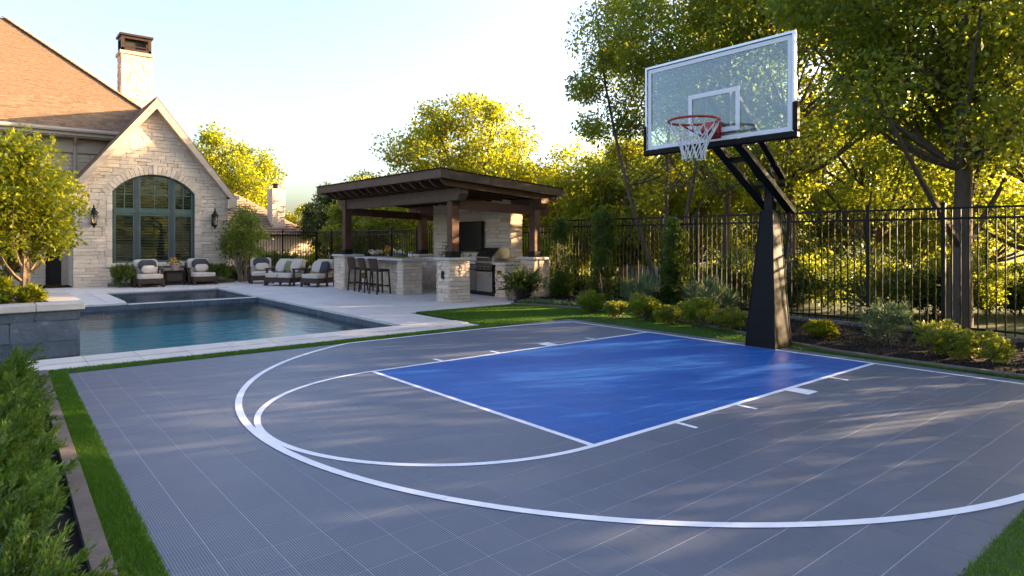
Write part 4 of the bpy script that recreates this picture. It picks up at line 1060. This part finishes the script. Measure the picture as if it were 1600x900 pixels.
for lx, me, lb, rl in ((-.14, PILLOWS, 'cream pillow leaning in the armchair beside the pillar', 6), (.16, PILLOWG, 'grey pillow behind the cream one in the armchair beside the pillar', -8)):
    px, py = on(9.0, 21.35, -66, lx, .1); pillow(me, px, py, .66, -66, -20, lb, roll=rl)
# side table with a potted plant
t = thing('side_table', 'dark side table between the two lounge chairs under the window', 'table', (5.3, 25.2, 0))
MB().bbox(4.98, 5.62, 24.95, 25.5, .46, .51, .01).build('top', 'blackmetal', t)
MB().bbox(5.03, 5.57, 25.0, 25.45, .14, .46, .01).build('basket', 'wicker', t)
for x in (5.01, 5.59):
    for y in (24.98, 25.47): MB().bbox(x - .025, x + .025, y - .025, y + .025, 0, .46, .004).build('leg', 'blackmetal', t)
t = thing('flower_pot', 'pale flower pot with orange blooms on the dark side table', 'pot', (5.32, 25.18, .51))
MB().lathe((5.32, 25.18, .51), [(.09, 0), (.12, .1), (.15, .22), (.17, .24), (.16, .26), (.12, .24)], 14).build('pot', 'terracotta', t)
rr = np.random.default_rng(8); P = np.array([5.32, 25.18, .84]) + rr.normal(size=(110, 3)) * np.array([.07, .07, .06])
put('blossom', leaf_mesh(P, .06, .6, rr, None, gaps=False), 'petal_orange', t)
P = np.array([5.32, 25.18, .78]) + rr.normal(size=(120, 3)) * np.array([.12, .1, .03]); put('foliage', leaf_mesh(P, .08, .4, rr, None, gaps=False), 'leaf_deep', t)
# low stone edge of the beds at the house wall
kerb_run('kerb', 'low stone edge of the bed under the arched window', [(3.35, 25.55), (4.0, 25.3), (7.4, 25.42)], .1, .12, .7)
tag(MB().prism([(3.4, 25.6), (4.0, 25.36), (7.35, 25.47), (7.35, 25.97), (3.4, 25.97)], -.02, .09).build('mulch_bed', 'mulch'), 'dark soil bed under the arched window', kind='structure')
kerb_run('kerb', 'low stone edge of the bed along the far fence', [(7.5, 27.2), (11.8, 27.2)], .12, .1, .9)
tag(MB().box(7.5, 11.8, 27.26, 30.3, -.02, .06).build('mulch_bed', 'mulch'), 'dark planting bed along the far fence', kind='structure')

# ================================================================== basketball hoop
def hoop():
    py = 5.02; t = thing('basketball_hoop', 'basketball hoop with glass backboard on a black padded pole', 'hoop', (9.13, py, 0))
    # padded pole cover: four tapered panels
    def ring(z, w, dx=0): return [(9.13 + dx + sx * w / 2, py + sy * w / 2, z) for sx, sy in ((-1, -1), (1, -1), (1, 1), (-1, 1))]
    m = MB(); L = [(0.0, .46), (.12, .452), (.7, .37), (1.4, .275), (2.0, .2), (2.04, .185)]; r = random.Random(3)
    n = 4; sub = 5; vs = []
    for z, w in L:
        c = ring(z, w, .05 * z / 2)
        for k in range(4):
            a, b = Vector(c[k]), Vector(c[(k + 1) % 4])
            for s in range(sub):
                p = a.lerp(b, s / sub); 
                if 0 < s and .05 < z < 1.9:
                    nrm = ((b - a).normalized().cross(Vector((0, 0, 1)))); p += nrm * r.uniform(-.006, .012)
                vs.append(tuple(p))
    N = 4 * sub
    m.add(vs, [(i * N + k, i * N + (k + 1) % N, (i + 1) * N + (k + 1) % N, (i + 1) * N + k) for i in range(len(L) - 1) for k in range(N)] + [tuple(range((len(L) - 1) * N, len(L) * N))])
    pad = m.build('pole_pad', 'vinyl', t, smooth=True)
    for k in range(4):                                  # stitched corner seams
        pts = [ring(z, w + .006, .05 * z / 2)[k] for z, w in L]; MB().tube(pts, .007, 5).build('seam', 'blackmetal', pad)
    MB().bbox(9.125, 9.255, py - .07, py + .07, 2.0, 2.52, .012).build('pole', 'blackmetal', t)
    MB().add([(9.125, py - .07, 2.52), (9.255, py - .07, 2.52), (9.255, py + .07, 2.52), (9.125, py + .07, 2.52), (9.19, py, 2.7)], [(0, 1, 4), (1, 2, 4), (2, 3, 4), (3, 0, 4)]).build('pole_cap', 'blackmetal', t)
    for s in (-1, 1):
        y = py + s * .17
        MB().beam((7.86, y, 3.02), (9.52, y, 2.02), .07, .13, up=(0, 1, 0)).build('lower_arm', 'blackmetal', t)
        MB().beam((7.86, y * 1 + s * .02, 3.62), (9.24, y, 2.52), .05, .09, up=(0, 1, 0)).build('upper_arm', 'blackmetal', t)
    MB().beam((8.35, py - .17, 2.74), (8.35, py + .17, 2.74), .09, .07).build('cross_brace', 'blackmetal', t)
    MB().tube([(9.2, py - .24, 2.42), (9.2, py + .24, 2.42)], .03, 10).build('pivot_bolt', 'blackmetal', t)
    MB().tube([(9.46, py - .17, 2.04), (9.44, py - .15, 1.75), (9.36, py - .14, 1.3)], .028, 8).build('height_actuator', 'blackmetal', t)
    # backboard
    bx, y0, y1, z0, z1 = 7.73, 3.89, 6.19, 2.9, 4.17
    gb = MB().box(bx - .008, bx + .008, y0 + .03, y1 - .03, z0 + .03, z1 - .03).build('backboard', 'board', t)
    f = MB()
    for a, b, c, d in ((y0, y1, z1 - .03, z1), (y0, y1, z0, z0 + .03), (y0, y0 + .03, z0 + .03, z1 - .03), (y1 - .03, y1, z0 + .03, z1 - .03)): f.box(bx - .03, bx + .03, a, b, c, d)
    f.build('frame', 'silver', gb)
    f = MB(); q = .055; e = .042
    for a, b, c, d in ((y0 + e, y1 - e, z1 - e - q, z1 - e), (y0 + e, y1 - e, z0 + e, z0 + e + q), (y0 + e, y0 + e + q, z0 + e + q, z1 - e - q), (y1 - e - q, y1 - e, z0 + e + q, z1 - e - q)): f.box(bx - .0125, bx - .009, a, b, c, d)
    f.build('border_line', 'white', gb)
    f = MB(); sy0, sy1, sz0, sz1, q = 4.64, 5.44, 3.05, 3.63, .062
    for a, b, c, d in ((sy0, sy1, sz1 - q, sz1), (sy0, sy1, sz0, sz0 + q), (sy0, sy0 + q, sz0 + q, sz1 - q), (sy1 - q, sy1, sz0 + q, sz1 - q)): f.box(bx - .0125, bx - .009, a, b, c, d)
    f.build('target_square', 'white', gb)
    f = MB(); f.bbox(bx - .045, bx + .045, y0 - .035, y1 + .035, z0 - .05, z0 + .035, .015).bbox(bx - .045, bx + .045, y0 - .035, y0 + .028, z0 + .036, z0 + .4, .015).bbox(bx - .045, bx + .045, y1 - .028, y1 + .035, z0 + .036, z0 + .4, .015)
    f.build('edge_padding', 'vinyl', gb)
    f = MB(); f.beam((bx + .05, py - .19, z0 + .02), (bx + .05, py - .19, z0 + .8), .06, .05, up=(0, 1, 0)).beam((bx + .05, py + .19, z0 + .02), (bx + .05, py + .19, z0 + .8), .06, .05, up=(0, 1, 0)).beam((bx + .05, py - .3, z0 + .16), (bx + .05, py + .3, z0 + .16), .06, .07); f.build('mounting_frame', 'blackmetal', gb)
    # rim, bracket, net
    cx, cy, cz, rr_ = 7.27, 5.04, 3.17, .325
    rim = MB().tube([(cx + rr_ * math.cos(a), cy + rr_ * math.sin(a), cz) for a in [2 * math.pi * k / 40 for k in range(40)]], .017, 8, close=True).build('rim', 'red', t)
    b = MB(); b.add([(bx - .02, cy - .13, cz - .2), (bx - .02, cy + .13, cz - .2), (bx - .02, cy + .13, cz + .02), (bx - .02, cy - .13, cz + .02), (cx + rr_ - .02, cy - .1, cz - .09), (cx + rr_ - .02, cy + .1, cz - .09), (cx + rr_ - .02, cy + .1, cz + .01), (cx + rr_ - .02, cy - .1, cz + .01)],
          [(0, 1, 2, 3), (7, 6, 5, 4), (0, 4, 5, 1), (1, 5, 6, 2), (2, 6, 7, 3), (3, 7, 4, 0)]); b.build('bracket', 'red', rim)
    for s in (-1, 1): MB().tube([(bx - .03, cy + s * .12, cz - .17), (cx + .16, cy + s * .28, cz - .015)], .012, 6).build('rim_brace', 'red', rim)
    net = MB(); n = 12; prof = [(0, 1.0), (.07, .93), (.15, .8), (.23, .66), (.3, .56), (.37, .49), (.44, .45), (.5, .46)]
    for k in range(n):
        for s in (-1, 1):
            pts = []
            for i, (dz, q) in enumerate(prof):
                a = 2 * math.pi * (k + s * (.5 * max(0, i - 1)) * .55) / n; pts.append((cx + rr_ * q * math.cos(a), cy + rr_ * q * math.sin(a), cz - .012 - dz))
            net.tube(pts, .0075, 5, caps=False)
    net.build('net', 'net', t)
M['silver'] = surf('silver_frame', (.6, .62, .65), (.55, .57, .6), .35, 5, metal=.6)
hoop()

# ================================================================== black metal fences
def fence(label, a, b, posts, z, step=.118, mid=.17):
    a, b = Vector(a), Vector(b); L = (b - a).length; d = (b - a) / L; rz = math.atan2(d.y, d.x)
    t = thing('metal_fence', label, 'fence', (a.x, a.y, 0))
    up = MB().bbox(-.03, .03, -.03, .03, 0, 1, .006).mesh('post'); up.materials.append(M['blackmetal'])
    cap = MB().add([(-.038, -.038, 0), (.038, -.038, 0), (.038, .038, 0), (-.038, .038, 0), (-.038, -.038, .025), (.038, -.038, .025), (.038, .038, .025), (-.038, .038, .025), (0, 0, .055)], [(0, 3, 2, 1), (0, 1, 5, 4), (1, 2, 6, 5), (2, 3, 7, 6), (3, 0, 4, 7), (4, 5, 8), (5, 6, 8), (6, 7, 8), (7, 4, 8)]).mesh('post_cap'); cap.materials.append(M['blackmetal'])
    pk = MB().box(-.0095, .0095, -.0095, .0095, 0, 1).mesh('picket'); pk.materials.append(M['blackmetal'])
    rl = MB().bbox(0, 1, -.018, .018, -.018, .018, .004).mesh('rail'); rl.materials.append(M['blackmetal'])
    for s in posts:
        p = a + d * s; o = put('post', up, None, t, (p.x, p.y, 0), (0, 0, rz), (1, 1, z + .04)); put('post_cap', cap, None, t, (p.x, p.y, z + .04), (0, 0, rz))
    for s0, s1 in zip(posts, posts[1:]):
        p = a + d * (s0 + .03)
        for zz in (z - .02, z - .02 - mid, .16): put('rail', rl, None, t, (p.x, p.y, zz), (0, 0, rz), (s1 - s0 - .06, 1, 1))
        n = max(1, round((s1 - s0) / step))
        for k in range(1, n):
            p2 = a + d * (s0 + (s1 - s0) * k / n); put('picket', pk, None, t, (p2.x, p2.y, .06), (0, 0, rz), (1, 1, z - .085))
    return t
fence('black metal picket fence behind the hoop and the planting bed', (12.35, -1.2), (12.35, 13.0), [-.0, 1.25, 2.5, 3.7, 4.9, 6.08, 7.86, 9.66, 10.62, 12.3, 14.2], 2.14)
fence('black metal picket fence behind the pergola', (12.5, 13.1), (12.5, 29.9), [0, 1.9, 3.8, 5.7, 7.6, 9.5, 11.4, 13.3, 15.1, 16.8], 2.0, .13)
fence('black metal picket fence behind the seating group, right of the house', (7.4, 30.0), (12.5, 30.0), [0, 1.75, 3.5, 5.1], 1.98, .125)

# ================================================================== planting
# canopy openings added so the low sun lands on chosen spots
SUN_GAPS += [((.5, 13.4, 2.3), 1.35, .93), ((9.35, 4.8, 1.3), .24, .95), ((9.35, 4.8, .45), .2, .95), ((9.6, 13.6, .55), .45, .93), ((9.9, 16.3, .6), .5, .9), ((11.9, 14.2, 2.0), .5, .93), ((9.6, 13.7, 1.9), .35, .93), ((11.4, 13.7, .8), .3, .93), ((11.9, 13.1, 1.6), .4, .93),
         ((6.9, 2.2, 0), 0.24, 1), ((7.7, 1.75, 0), 0.30, 1), ((6.2, 2.1, 0), 0.21, 1), ((8.1, 2.6, 0), 0.21, 1), ((5.6, 2.95, 0), 0.21, 1), ((8.3, 6.3, 0), 0.14, 1), ((6.3, 7.6, 0), 0.21, 1), ((7.4, 8.2, 0), 0.15, 1), ((4.8, 1.9, 0), 0.12, 1),
         ((10.2, 2.8, .3), .6, .8), ((10.5, 7.2, .3), .5, .7), ((10.5, 8.8, .3), .5, .7), ((9.5, 11.4, 0), 0.38, 1), ((.5, 12.6, .8), .5, .9)]

# ---- planter tree and the shrubs at its foot
tree('ornamental_tree', 'golden leaved small tree growing in the slate planter', None, (.5, 13.25, .58), 2.75, .88, .88, crown0=.2, clumps=110, per=180, leaf=.085, width=.5, tr=.1, mat='leaf_gold', bark='barklight', seed=5, stems=3, rcf=.32, spread=.08, squash=1.35)
for k, (x, y, rd, h, mt, lb) in enumerate(((.58, 12.35, .3, .34, 'leaf_gold', 'golden leafy shrub at the right front corner of the slate planter'), (.1, 12.3, .3, .3, 'leaf', 'low green shrub at the left front of the slate planter'), (.2, 13.0, .35, .42, 'leaf_gold', 'yellow green shrub at the foot of the planter tree'), (-.5, 12.6, .4, .45, 'leaf', 'green shrub at the far left of the slate planter'))):
    shrub('planter_shrub', lb, 'shrubs in the slate planter', (x, y, .58), rd, h, 2200, .085, .28, mt, 50 + k)
# ---- right-hand small tree beside the house
tree('ornamental_tree', 'small multi stemmed tree at the right corner of the house', None, (*at(380, 24.6), .03), 2.75, .95, .95, crown0=.27, clumps=60, per=120, leaf=.09, width=.5, tr=.1, mat='leaf', bark='barklight', seed=8, stems=4, rcf=.36, spread=.1)
for k, (px, D, rd, h, lb) in enumerate(((192, 21.6, .42, .62, 'dark leafy shrub under the left of the arched window'), (338, 23.6, .45, .62, 'spiky leaved plant right of the lounge chairs'), (276, 23.9, .4, .45, 'low green plant behind the dark side table'))):
    shrub('house_shrub', lb, 'shrubs along the house wall', (*at(px, D), .06), rd, h, 1500, .2, .12, 'leaf_deep', 60 + k, up=.5)
for k, px in enumerate((362, 374, 388, 402)):
    shrub('house_shrub', ('low green bush by the right corner of the house', 'low green bush under the small tree', 'low green bush right of the small tree trunks', 'low green bush beside the left armchair')[k], 'low bushes in the bed by the far fence', (*at(px, 25.6 + .3 * (k % 2)), .05), .5, .5, 1600, .07, .45, 'leaf_deep', 70 + k)

# ---- juniper hedge by the left kerb
def juniper(x, y, rad, h, seed, label):
    r = np.random.default_rng(seed); t = thing('juniper', label, 'hedge', (x, y, -.02), 'juniper hedge along the left kerb')
    P, O = [], []; mb = MB()
    for b in range(62):
        a = r.uniform(0, 2 * np.pi); e = r.uniform(.05, 1.0); L = rad * r.uniform(.65, 1.15)
        d = np.array([math.cos(a) * math.cos(e), math.sin(a) * math.cos(e), math.sin(e) * h / rad * .95])
        p0 = np.array([x, y, .0]) + np.array([math.cos(a), math.sin(a), 0]) * rad * .1
        for q in range(11):                         # side sprays
            s = .3 + .7 * q / 10; c = p0 + d * L * s + np.array([0, 0, -.1 * s * s * rad])
            sd = unit(r.normal(size=(1, 3)))[0] * .5 + d; sd /= np.linalg.norm(sd); ll = rad * r.uniform(.16, .3)
            n = 26; u = r.random((n, 1)); P.append(c + sd * ll * u + r.normal(size=(n, 3)) * .008); O.append(np.repeat((sd + np.array([0, 0, .25]))[None], n, 0))
        if b % 3 == 0: mb.tube([tuple(p0), tuple(p0 + d * L * .8)], [.008, .003], 4, caps=False)
    P, O = np.concatenate(P), np.concatenate(O); k = P[:, 2] > 0
    put('foliage', leaf_mesh(P[k], .036, .28, r, O[k] * 1.3, gaps=False), 'leaf_hedge', t); put('stems', mb.mesh(), 'bark', t)
names = ('nearest the viewer', 'second from the viewer', 'third from the viewer', 'fourth from the viewer', 'fifth from the viewer', 'sixth from the viewer', 'seventh from the viewer', 'farthest, next to the pool coping')
for k, (x, y, rd, h) in enumerate(((.02, 2.55, .42, .40), (.08, 3.3, .42, .42), (.02, 4.15, .45, .44), (.1, 5.0, .42, .42), (.06, 5.85, .45, .46), (.14, 6.75, .42, .44), (.12, 7.7, .46, .48), (.16, 8.8, .5, .52))):
    juniper(x - .1, y, rd * .95, h, 100 + k, 'feathery green juniper in the left hedge, ' + names[k])
for k, (x, y) in enumerate(((-.75, 3.2), (-.8, 4.6), (-.75, 6.0), (-.7, 7.4), (-.6, 8.9))):
    juniper(x, y, .55, .52, 120 + k, 'juniper in the outer row of the left hedge, mostly hidden')

# ---- mounded shrubs in the bed
lows = [(925, 487, .3, .36, 'leaf', 'green mounded shrub at the left end of the bed row'), (963, 494, .27, .3, 'leaf_lime', 'small golden shrub second in the bed row from the pergola'), (1005, 499, .33, .4, 'leaf', 'rounded green shrub third in the bed row from the pergola'),
        (1045, 504, .29, .3, 'leaf_lime', 'low golden shrub fourth in the bed row from the pergola'), (1092, 508, .34, .42, 'leaf', 'rounded green shrub fifth in the bed row from the pergola'), (1136, 515, .34, .36, 'leaf_lime', 'golden shrub in the bed just left of the padded pole'),
        (1283, 529, .26, .26, 'leaf_gold', 'small russet shrub in the bed just right of the padded pole'), (1470, 556, .36, .36, 'leaf_lime', 'golden shrub in the right of the bed, behind its twin'), (1530, 566, .36, .36, 'leaf_lime', 'golden shrub at the far right of the bed')]
rr0 = random.Random(2)
def gpt(px, py, z=0):
    D = (1.6 - z) * 1008 / (py - 374.5); return at(px, D)
for k, (px, py, rd, h, mt, lb) in enumerate(lows):
    x, y = gpt(px, py, .03); shrub('mounded_shrub', lb, 'mounded shrubs in the mulch bed', (x, y, .03), rd * rr0.uniform(1.0, 1.25), h * rr0.uniform(1.0, 1.25), 6500, .042, .42, mt, 200 + k, up=.35, clumps=44, rcf=.4)
x, y = gpt(1385, 541, .03)
shrub('flowering_shrub', 'loose pale shrub with whitish upright twigs in the bed', None, (x, y, .03), .42, .75, 2600, .06, .3, 'leaf_silver', 230, up=.7, clumps=40, rcf=.24)
for k, (px, D) in enumerate(((1003, 14.6), (1110, 13.2))):
    shrub('silver_grass', ('pale silvery grass tuft in front of the fence, left', 'pale silvery grass tuft by the fence behind the golden shrubs')[k], 'silvery tufts by the fence', (*at(px, D), .03), .45, .6, 900, .34, .05, 'leaf_silver', 240 + k, up=.9, clumps=14, rcf=.2, stem=False)
# ---- climbers and slim columns against the fence
for k, (px, D, rd, h, lb) in enumerate(((878, 17.3, .36, 2.05, 'slim dark green column shrub by the fence, nearest the pergola'), (943, 15.9, .36, 2.15, 'slim dark green column shrub by the fence, second from the pergola'), (1053, 14.6, .34, 1.9, 'ragged slim column shrub by the fence, third from the pergola'))):
    x, y = at(px, D); shrub('column_shrub', lb, 'slim column shrubs along the fence', (x, y, .03), rd, h * 1.08, 15000, .055, .5, 'leaf_deep', 250 + k, clumps=140, rcf=.4, up=.3, column=True)
# ---- creeping ground cover
r = np.random.default_rng(77); n = 5200; u = r.random(n); yy = 9.9 + 2.3 * u; xx = np.array([kerb_x(y) for y in yy]) + .08 + .55 * r.random(n) ** 1.2
P = np.c_[xx, yy, .03 + .07 * r.random(n)]; tag(put('ground_cover', leaf_mesh(P, .05, .6, r, None, gaps=False), 'leaf_silver'), 'grey green creeping ground cover in the bed corner', kind='stuff')
# ---- big potted plant at the kitchen corner
def potted():
    x, y = gpt(817, 469); t = thing('potted_plant', 'dark pot of strappy leaves and yellow flowers by the kitchen corner', 'plant', (x, y, 0)); r = np.random.default_rng(5)
    MB().lathe((x, y, 0), [(.14, 0), (.2, .12), (.25, .3), (.27, .34), (.24, .36), (.2, .33)], 16).build('pot', 'darkpot', t)
    P = np.repeat(np.array([[x, y, .34]]), 90, 0) + r.normal(size=(90, 3)) * .05; o = unit(r.normal(size=(90, 3))); o[:, 2] = np.abs(o[:, 2]) * .9 + .15
    put('foliage', leaf_mesh(P, .62, .1, r, o * 2.5, gaps=False, fold=.3), 'leaf_deep', t)
    P = np.array([x, y, .5]) + r.normal(size=(700, 3)) * np.array([.25, .25, .13]); put('leaves', leaf_mesh(P, .1, .5, r, None, gaps=False), 'leaf_deep', t)
    P = np.array([x - .1, y - .1, .62]) + r.normal(size=(40, 3)) * np.array([.12, .08, .03]); put('blossom', leaf_mesh(P, .09, .8, r, None, gaps=False), 'petal_yellow', t)
potted()

# ---- trees beyond the fence
BIG = 'trees standing just beyond the right fence'
tree('tall_tree', 'tall leafy tree with thick trunk behind the fence at far right', BIG, (*at(1497, 12.6), -.05), 10.5, 3.6, 3.4, crown0=.21, clumps=130, per=580, leaf=.115, width=.55, tr=.2, mat='leaf', seed=11, rcf=.24, squash=.6)
tree('tall_tree', 'tall leafy tree directly behind the padded pole', BIG, (*at(1237, 16.2), -.05), 10.8, 3.3, 3.1, crown0=.26, clumps=110, per=540, leaf=.115, width=.55, tr=.16, mat='leaf', seed=12, rcf=.24, squash=.6)
tree('slender_tree', 'slender forked tree behind the fence left of the hoop', BIG, (*at(1040, 19.2), -.05), 10.2, 3.0, 3.0, crown0=.3, clumps=95, per=440, leaf=.12, width=.5, tr=.13, mat='leaf', seed=13, stems=3, rcf=.22, squash=.5, spread=.13)
tree('slender_tree', 'leafy tree behind the backboard, between its neighbours', BIG, (*at(1130, 21.5), -.05), 10.5, 2.6, 2.6, crown0=.32, clumps=60, per=340, leaf=.125, width=.5, tr=.13, mat='leaf', seed=14, rcf=.25)
tree('tall_tree', 'leafy tree in the second row between the pole and the far right tree', BIG, (*at(1365, 18), -.05), 10.5, 3.0, 3.0, crown0=.15, clumps=80, per=370, leaf=.125, width=.5, tr=.15, mat='leaf', seed=15, rcf=.25, squash=.5)
tree('tall_tree', 'leafy tree at the right border of the view', BIG, (*at(1640, 14.5), -.05), 9.8, 3.2, 3.2, crown0=.14, clumps=100, per=360, leaf=.125, width=.5, tr=.16, mat='leaf', seed=16, rcf=.25)
for k, (x, y, hh) in enumerate(((16.5, -1.5, 9.5), (15.2, -5.5, 9))):
    tree('tall_tree', 'unseen leafy tree added beyond the right border to shade the court', BIG, (x, y, -.05), hh, 3.2, crown0=.08, clumps=70, per=170, leaf=.2, width=.55, tr=.16, mat='leaf', seed=20 + k, rcf=.3)  # out-of-view trees, added for the shade they cast on the court
for k, (x, y, rd, hh) in enumerate(((14.6, -1.2, 1.3, 2.5), (15.6, 1.0, 1.2, 2.4), (17.5, -3.5, 1.6, 3.0), (19.5, .8, 1.5, 3.2), (14.2, -4.0, 1.3, 2.4))):
    shrub('understory_bush', 'unseen leafy bush added beyond the right border to block low sun', 'unseen bushes added to shade the court', (x, y, -.07), rd, hh, 4200, .13, .5, 'leaf', 330 + k, clumps=50, rcf=.4)  # out-of-view bushes added to hold low sun off the court
MID = 'trees in the wood behind the fence'
for k, (px, D, hh, rx, lb) in enumerate(((975, 24, 5.2, 2.4, 'golden green tree low behind the fence, left of the slender tree'), (900, 27, 5.4, 2.6, 'golden green tree to the right of the pergola roof'), (1080, 26, 6, 2.8, 'bright tree low behind the column shrubs'), (1180, 27, 6.5, 3.0, 'bright tree behind the padded pole in the second row'), (1290, 25, 6.2, 3.0, 'bright tree behind the fence right of the padded pole'),
                                         (1420, 24, 6.5, 3.0, 'bright tree in the second row before the far right trunk'), (1540, 22, 6.5, 3.0, 'bright tree in the second row behind the far right trunk'), (1000, 34, 8.0, 3.4, 'distant tree seen left below the backboard'))):
    tree('woodland_tree', lb, MID, (*at(px, D), -.05), hh, rx, crown0=.04, clumps=70, per=250, leaf=.155, width=.55, tr=.12, mat='leaf_gold' if k in (0, 1, 2, 4, 6) else 'leaf', seed=30 + k, rcf=.3, squash=.6)
tree('broad_tree', 'broad golden tree rising behind the pergola roof', None, (*at(722, 27.5), -.05), 8.0, 3.5, 3.3, crown0=.25, clumps=110, per=330, leaf=.135, width=.6, tr=.16, mat='leaf_gold', seed=41, stems=4, rcf=.25, squash=.6, spread=.15)
tree('broad_tree', 'golden tree rising right behind the house gable', None, (*at(348, 44), -.05), 9.1, 3.6, 3.5, crown0=.2, clumps=90, per=300, leaf=.19, width=.6, tr=.2, mat='leaf_gold', seed=42, rcf=.26)
FAR = 'trees beyond the far fence'
for k, (px, D, hh, rx, mt, lb) in enumerate(((474, 46, 4.4, 1.4, 'leaf_gold', 'small light tree at the right end of the neighbouring roof'), (508, 40, 5.0, 1.4, 'leaf_pine', 'dark evergreen left of the pergola, leftmost of its kind'), (528, 36, 5.2, 1.4, 'leaf_pine', 'tall dark evergreen just left of the pergola roof'), (562, 38, 5.9, 1.8, 'leaf_pine', 'evergreen peeping over the left end of the pergola roof'),
                                             (590, 33, 5.2, 2.2, 'leaf', 'bushy green tree under the pergola roof, left'), (640, 31, 4.6, 2.2, 'leaf', 'bushy green tree under the pergola roof, middle'), (550, 33, 3.4, 1.8, 'leaf', 'low bushy tree behind the far fence, left of the pergola'), (800, 30, 4.8, 2.2, 'leaf_gold', 'golden bushy tree behind the stone wall'), (862, 30, 5.2, 2.1, 'leaf_pine', 'dark tree just right of the pergola roof'))):
    tree('woodland_tree', lb, FAR, (*at(px, D), -.05), hh, rx, crown0=.03, clumps=60, per=200, leaf=.16, width=.45, tr=.12, mat=mt, seed=50 + k, rcf=.3, squash=1.6 if mt == 'leaf_pine' else .8)
# ---- understory beyond the fence
UND = 'bushes growing behind the fence'; cnt = {}; ORD = ('first', 'second', 'third', 'fourth', 'fifth', 'sixth', 'seventh')
rr = random.Random(6); wordx = ('behind the seating group', 'behind the far fence', 'left behind the bar', 'behind the bar flowers', 'behind the rear left pillar')
for k in range(27):
    px = 400 + k * 50 + rr.uniform(-12, 12)
    D = (31.5 if px < 600 else 26 if px < 700 else 20.5 if px < 900 else 18 if px < 1100 else 15.6 if px < 1300 else 13.6) + rr.uniform(0, 1.2)
    hh = rr.uniform(.8, 1.7) if px > 850 else rr.uniform(.9, 1.3) if px < 500 else rr.uniform(1.2, 2.2)
    if 890 < px < 1045: hh = .6
    ref = ('right of the house corner' if px < 440 else 'behind the wicker seating group' if px < 560 else 'behind the bar' if px < 700 else 'behind the kitchen wall' if px < 850 else 'behind the first column shrubs' if px < 1000 else 'behind the row of mounded shrubs' if px < 1160 else 'behind the padded pole' if px < 1300 else 'behind the pale loose shrub' if px < 1450 else 'behind the thick trunk at right')
    cnt[ref] = cnt.get(ref, 0) + 1
    shrub('understory_bush', f'leafy bush beyond the fence {ref}, {ORD[cnt[ref] - 1]} from left', UND, (*at(px, D), -.07), rr.uniform(.9, 1.3), hh, 3800, .095, .5, ('leaf', 'leaf_deep', 'leaf_gold')[k % 3 if px < 900 else k % 2], 300 + k, clumps=44, rcf=.4)
for k, (x, y, hh) in enumerate(((-6, -13, 7.5), (0, -15, 8.5), (6, -13.5, 7.5), (11, -14, 8.5), (-11, -9, 7.5), (-13, -2, 7.0))):
    tree('garden_tree', 'leafy tree behind the viewpoint, seen only as a reflection', 'trees behind the viewpoint', (x, y, -.05), hh, 3.1, crown0=.03, clumps=60, per=110, leaf=.24, width=.55, tr=.16, mat='leaf_gold', seed=420 + k, rcf=.33)
# low stone wall far behind the fence
t = thing('garden_wall', 'low grey stone wall glimpsed through the fence', 'wall', (*at(1005, 23), 0))
x, y = at(1005, 23); stone_block(t, x, x + .4, y - 3.5, y + 1.2, 0, .65, ('-x', '-y'), random.Random(3), .12, .2, .35, .7)
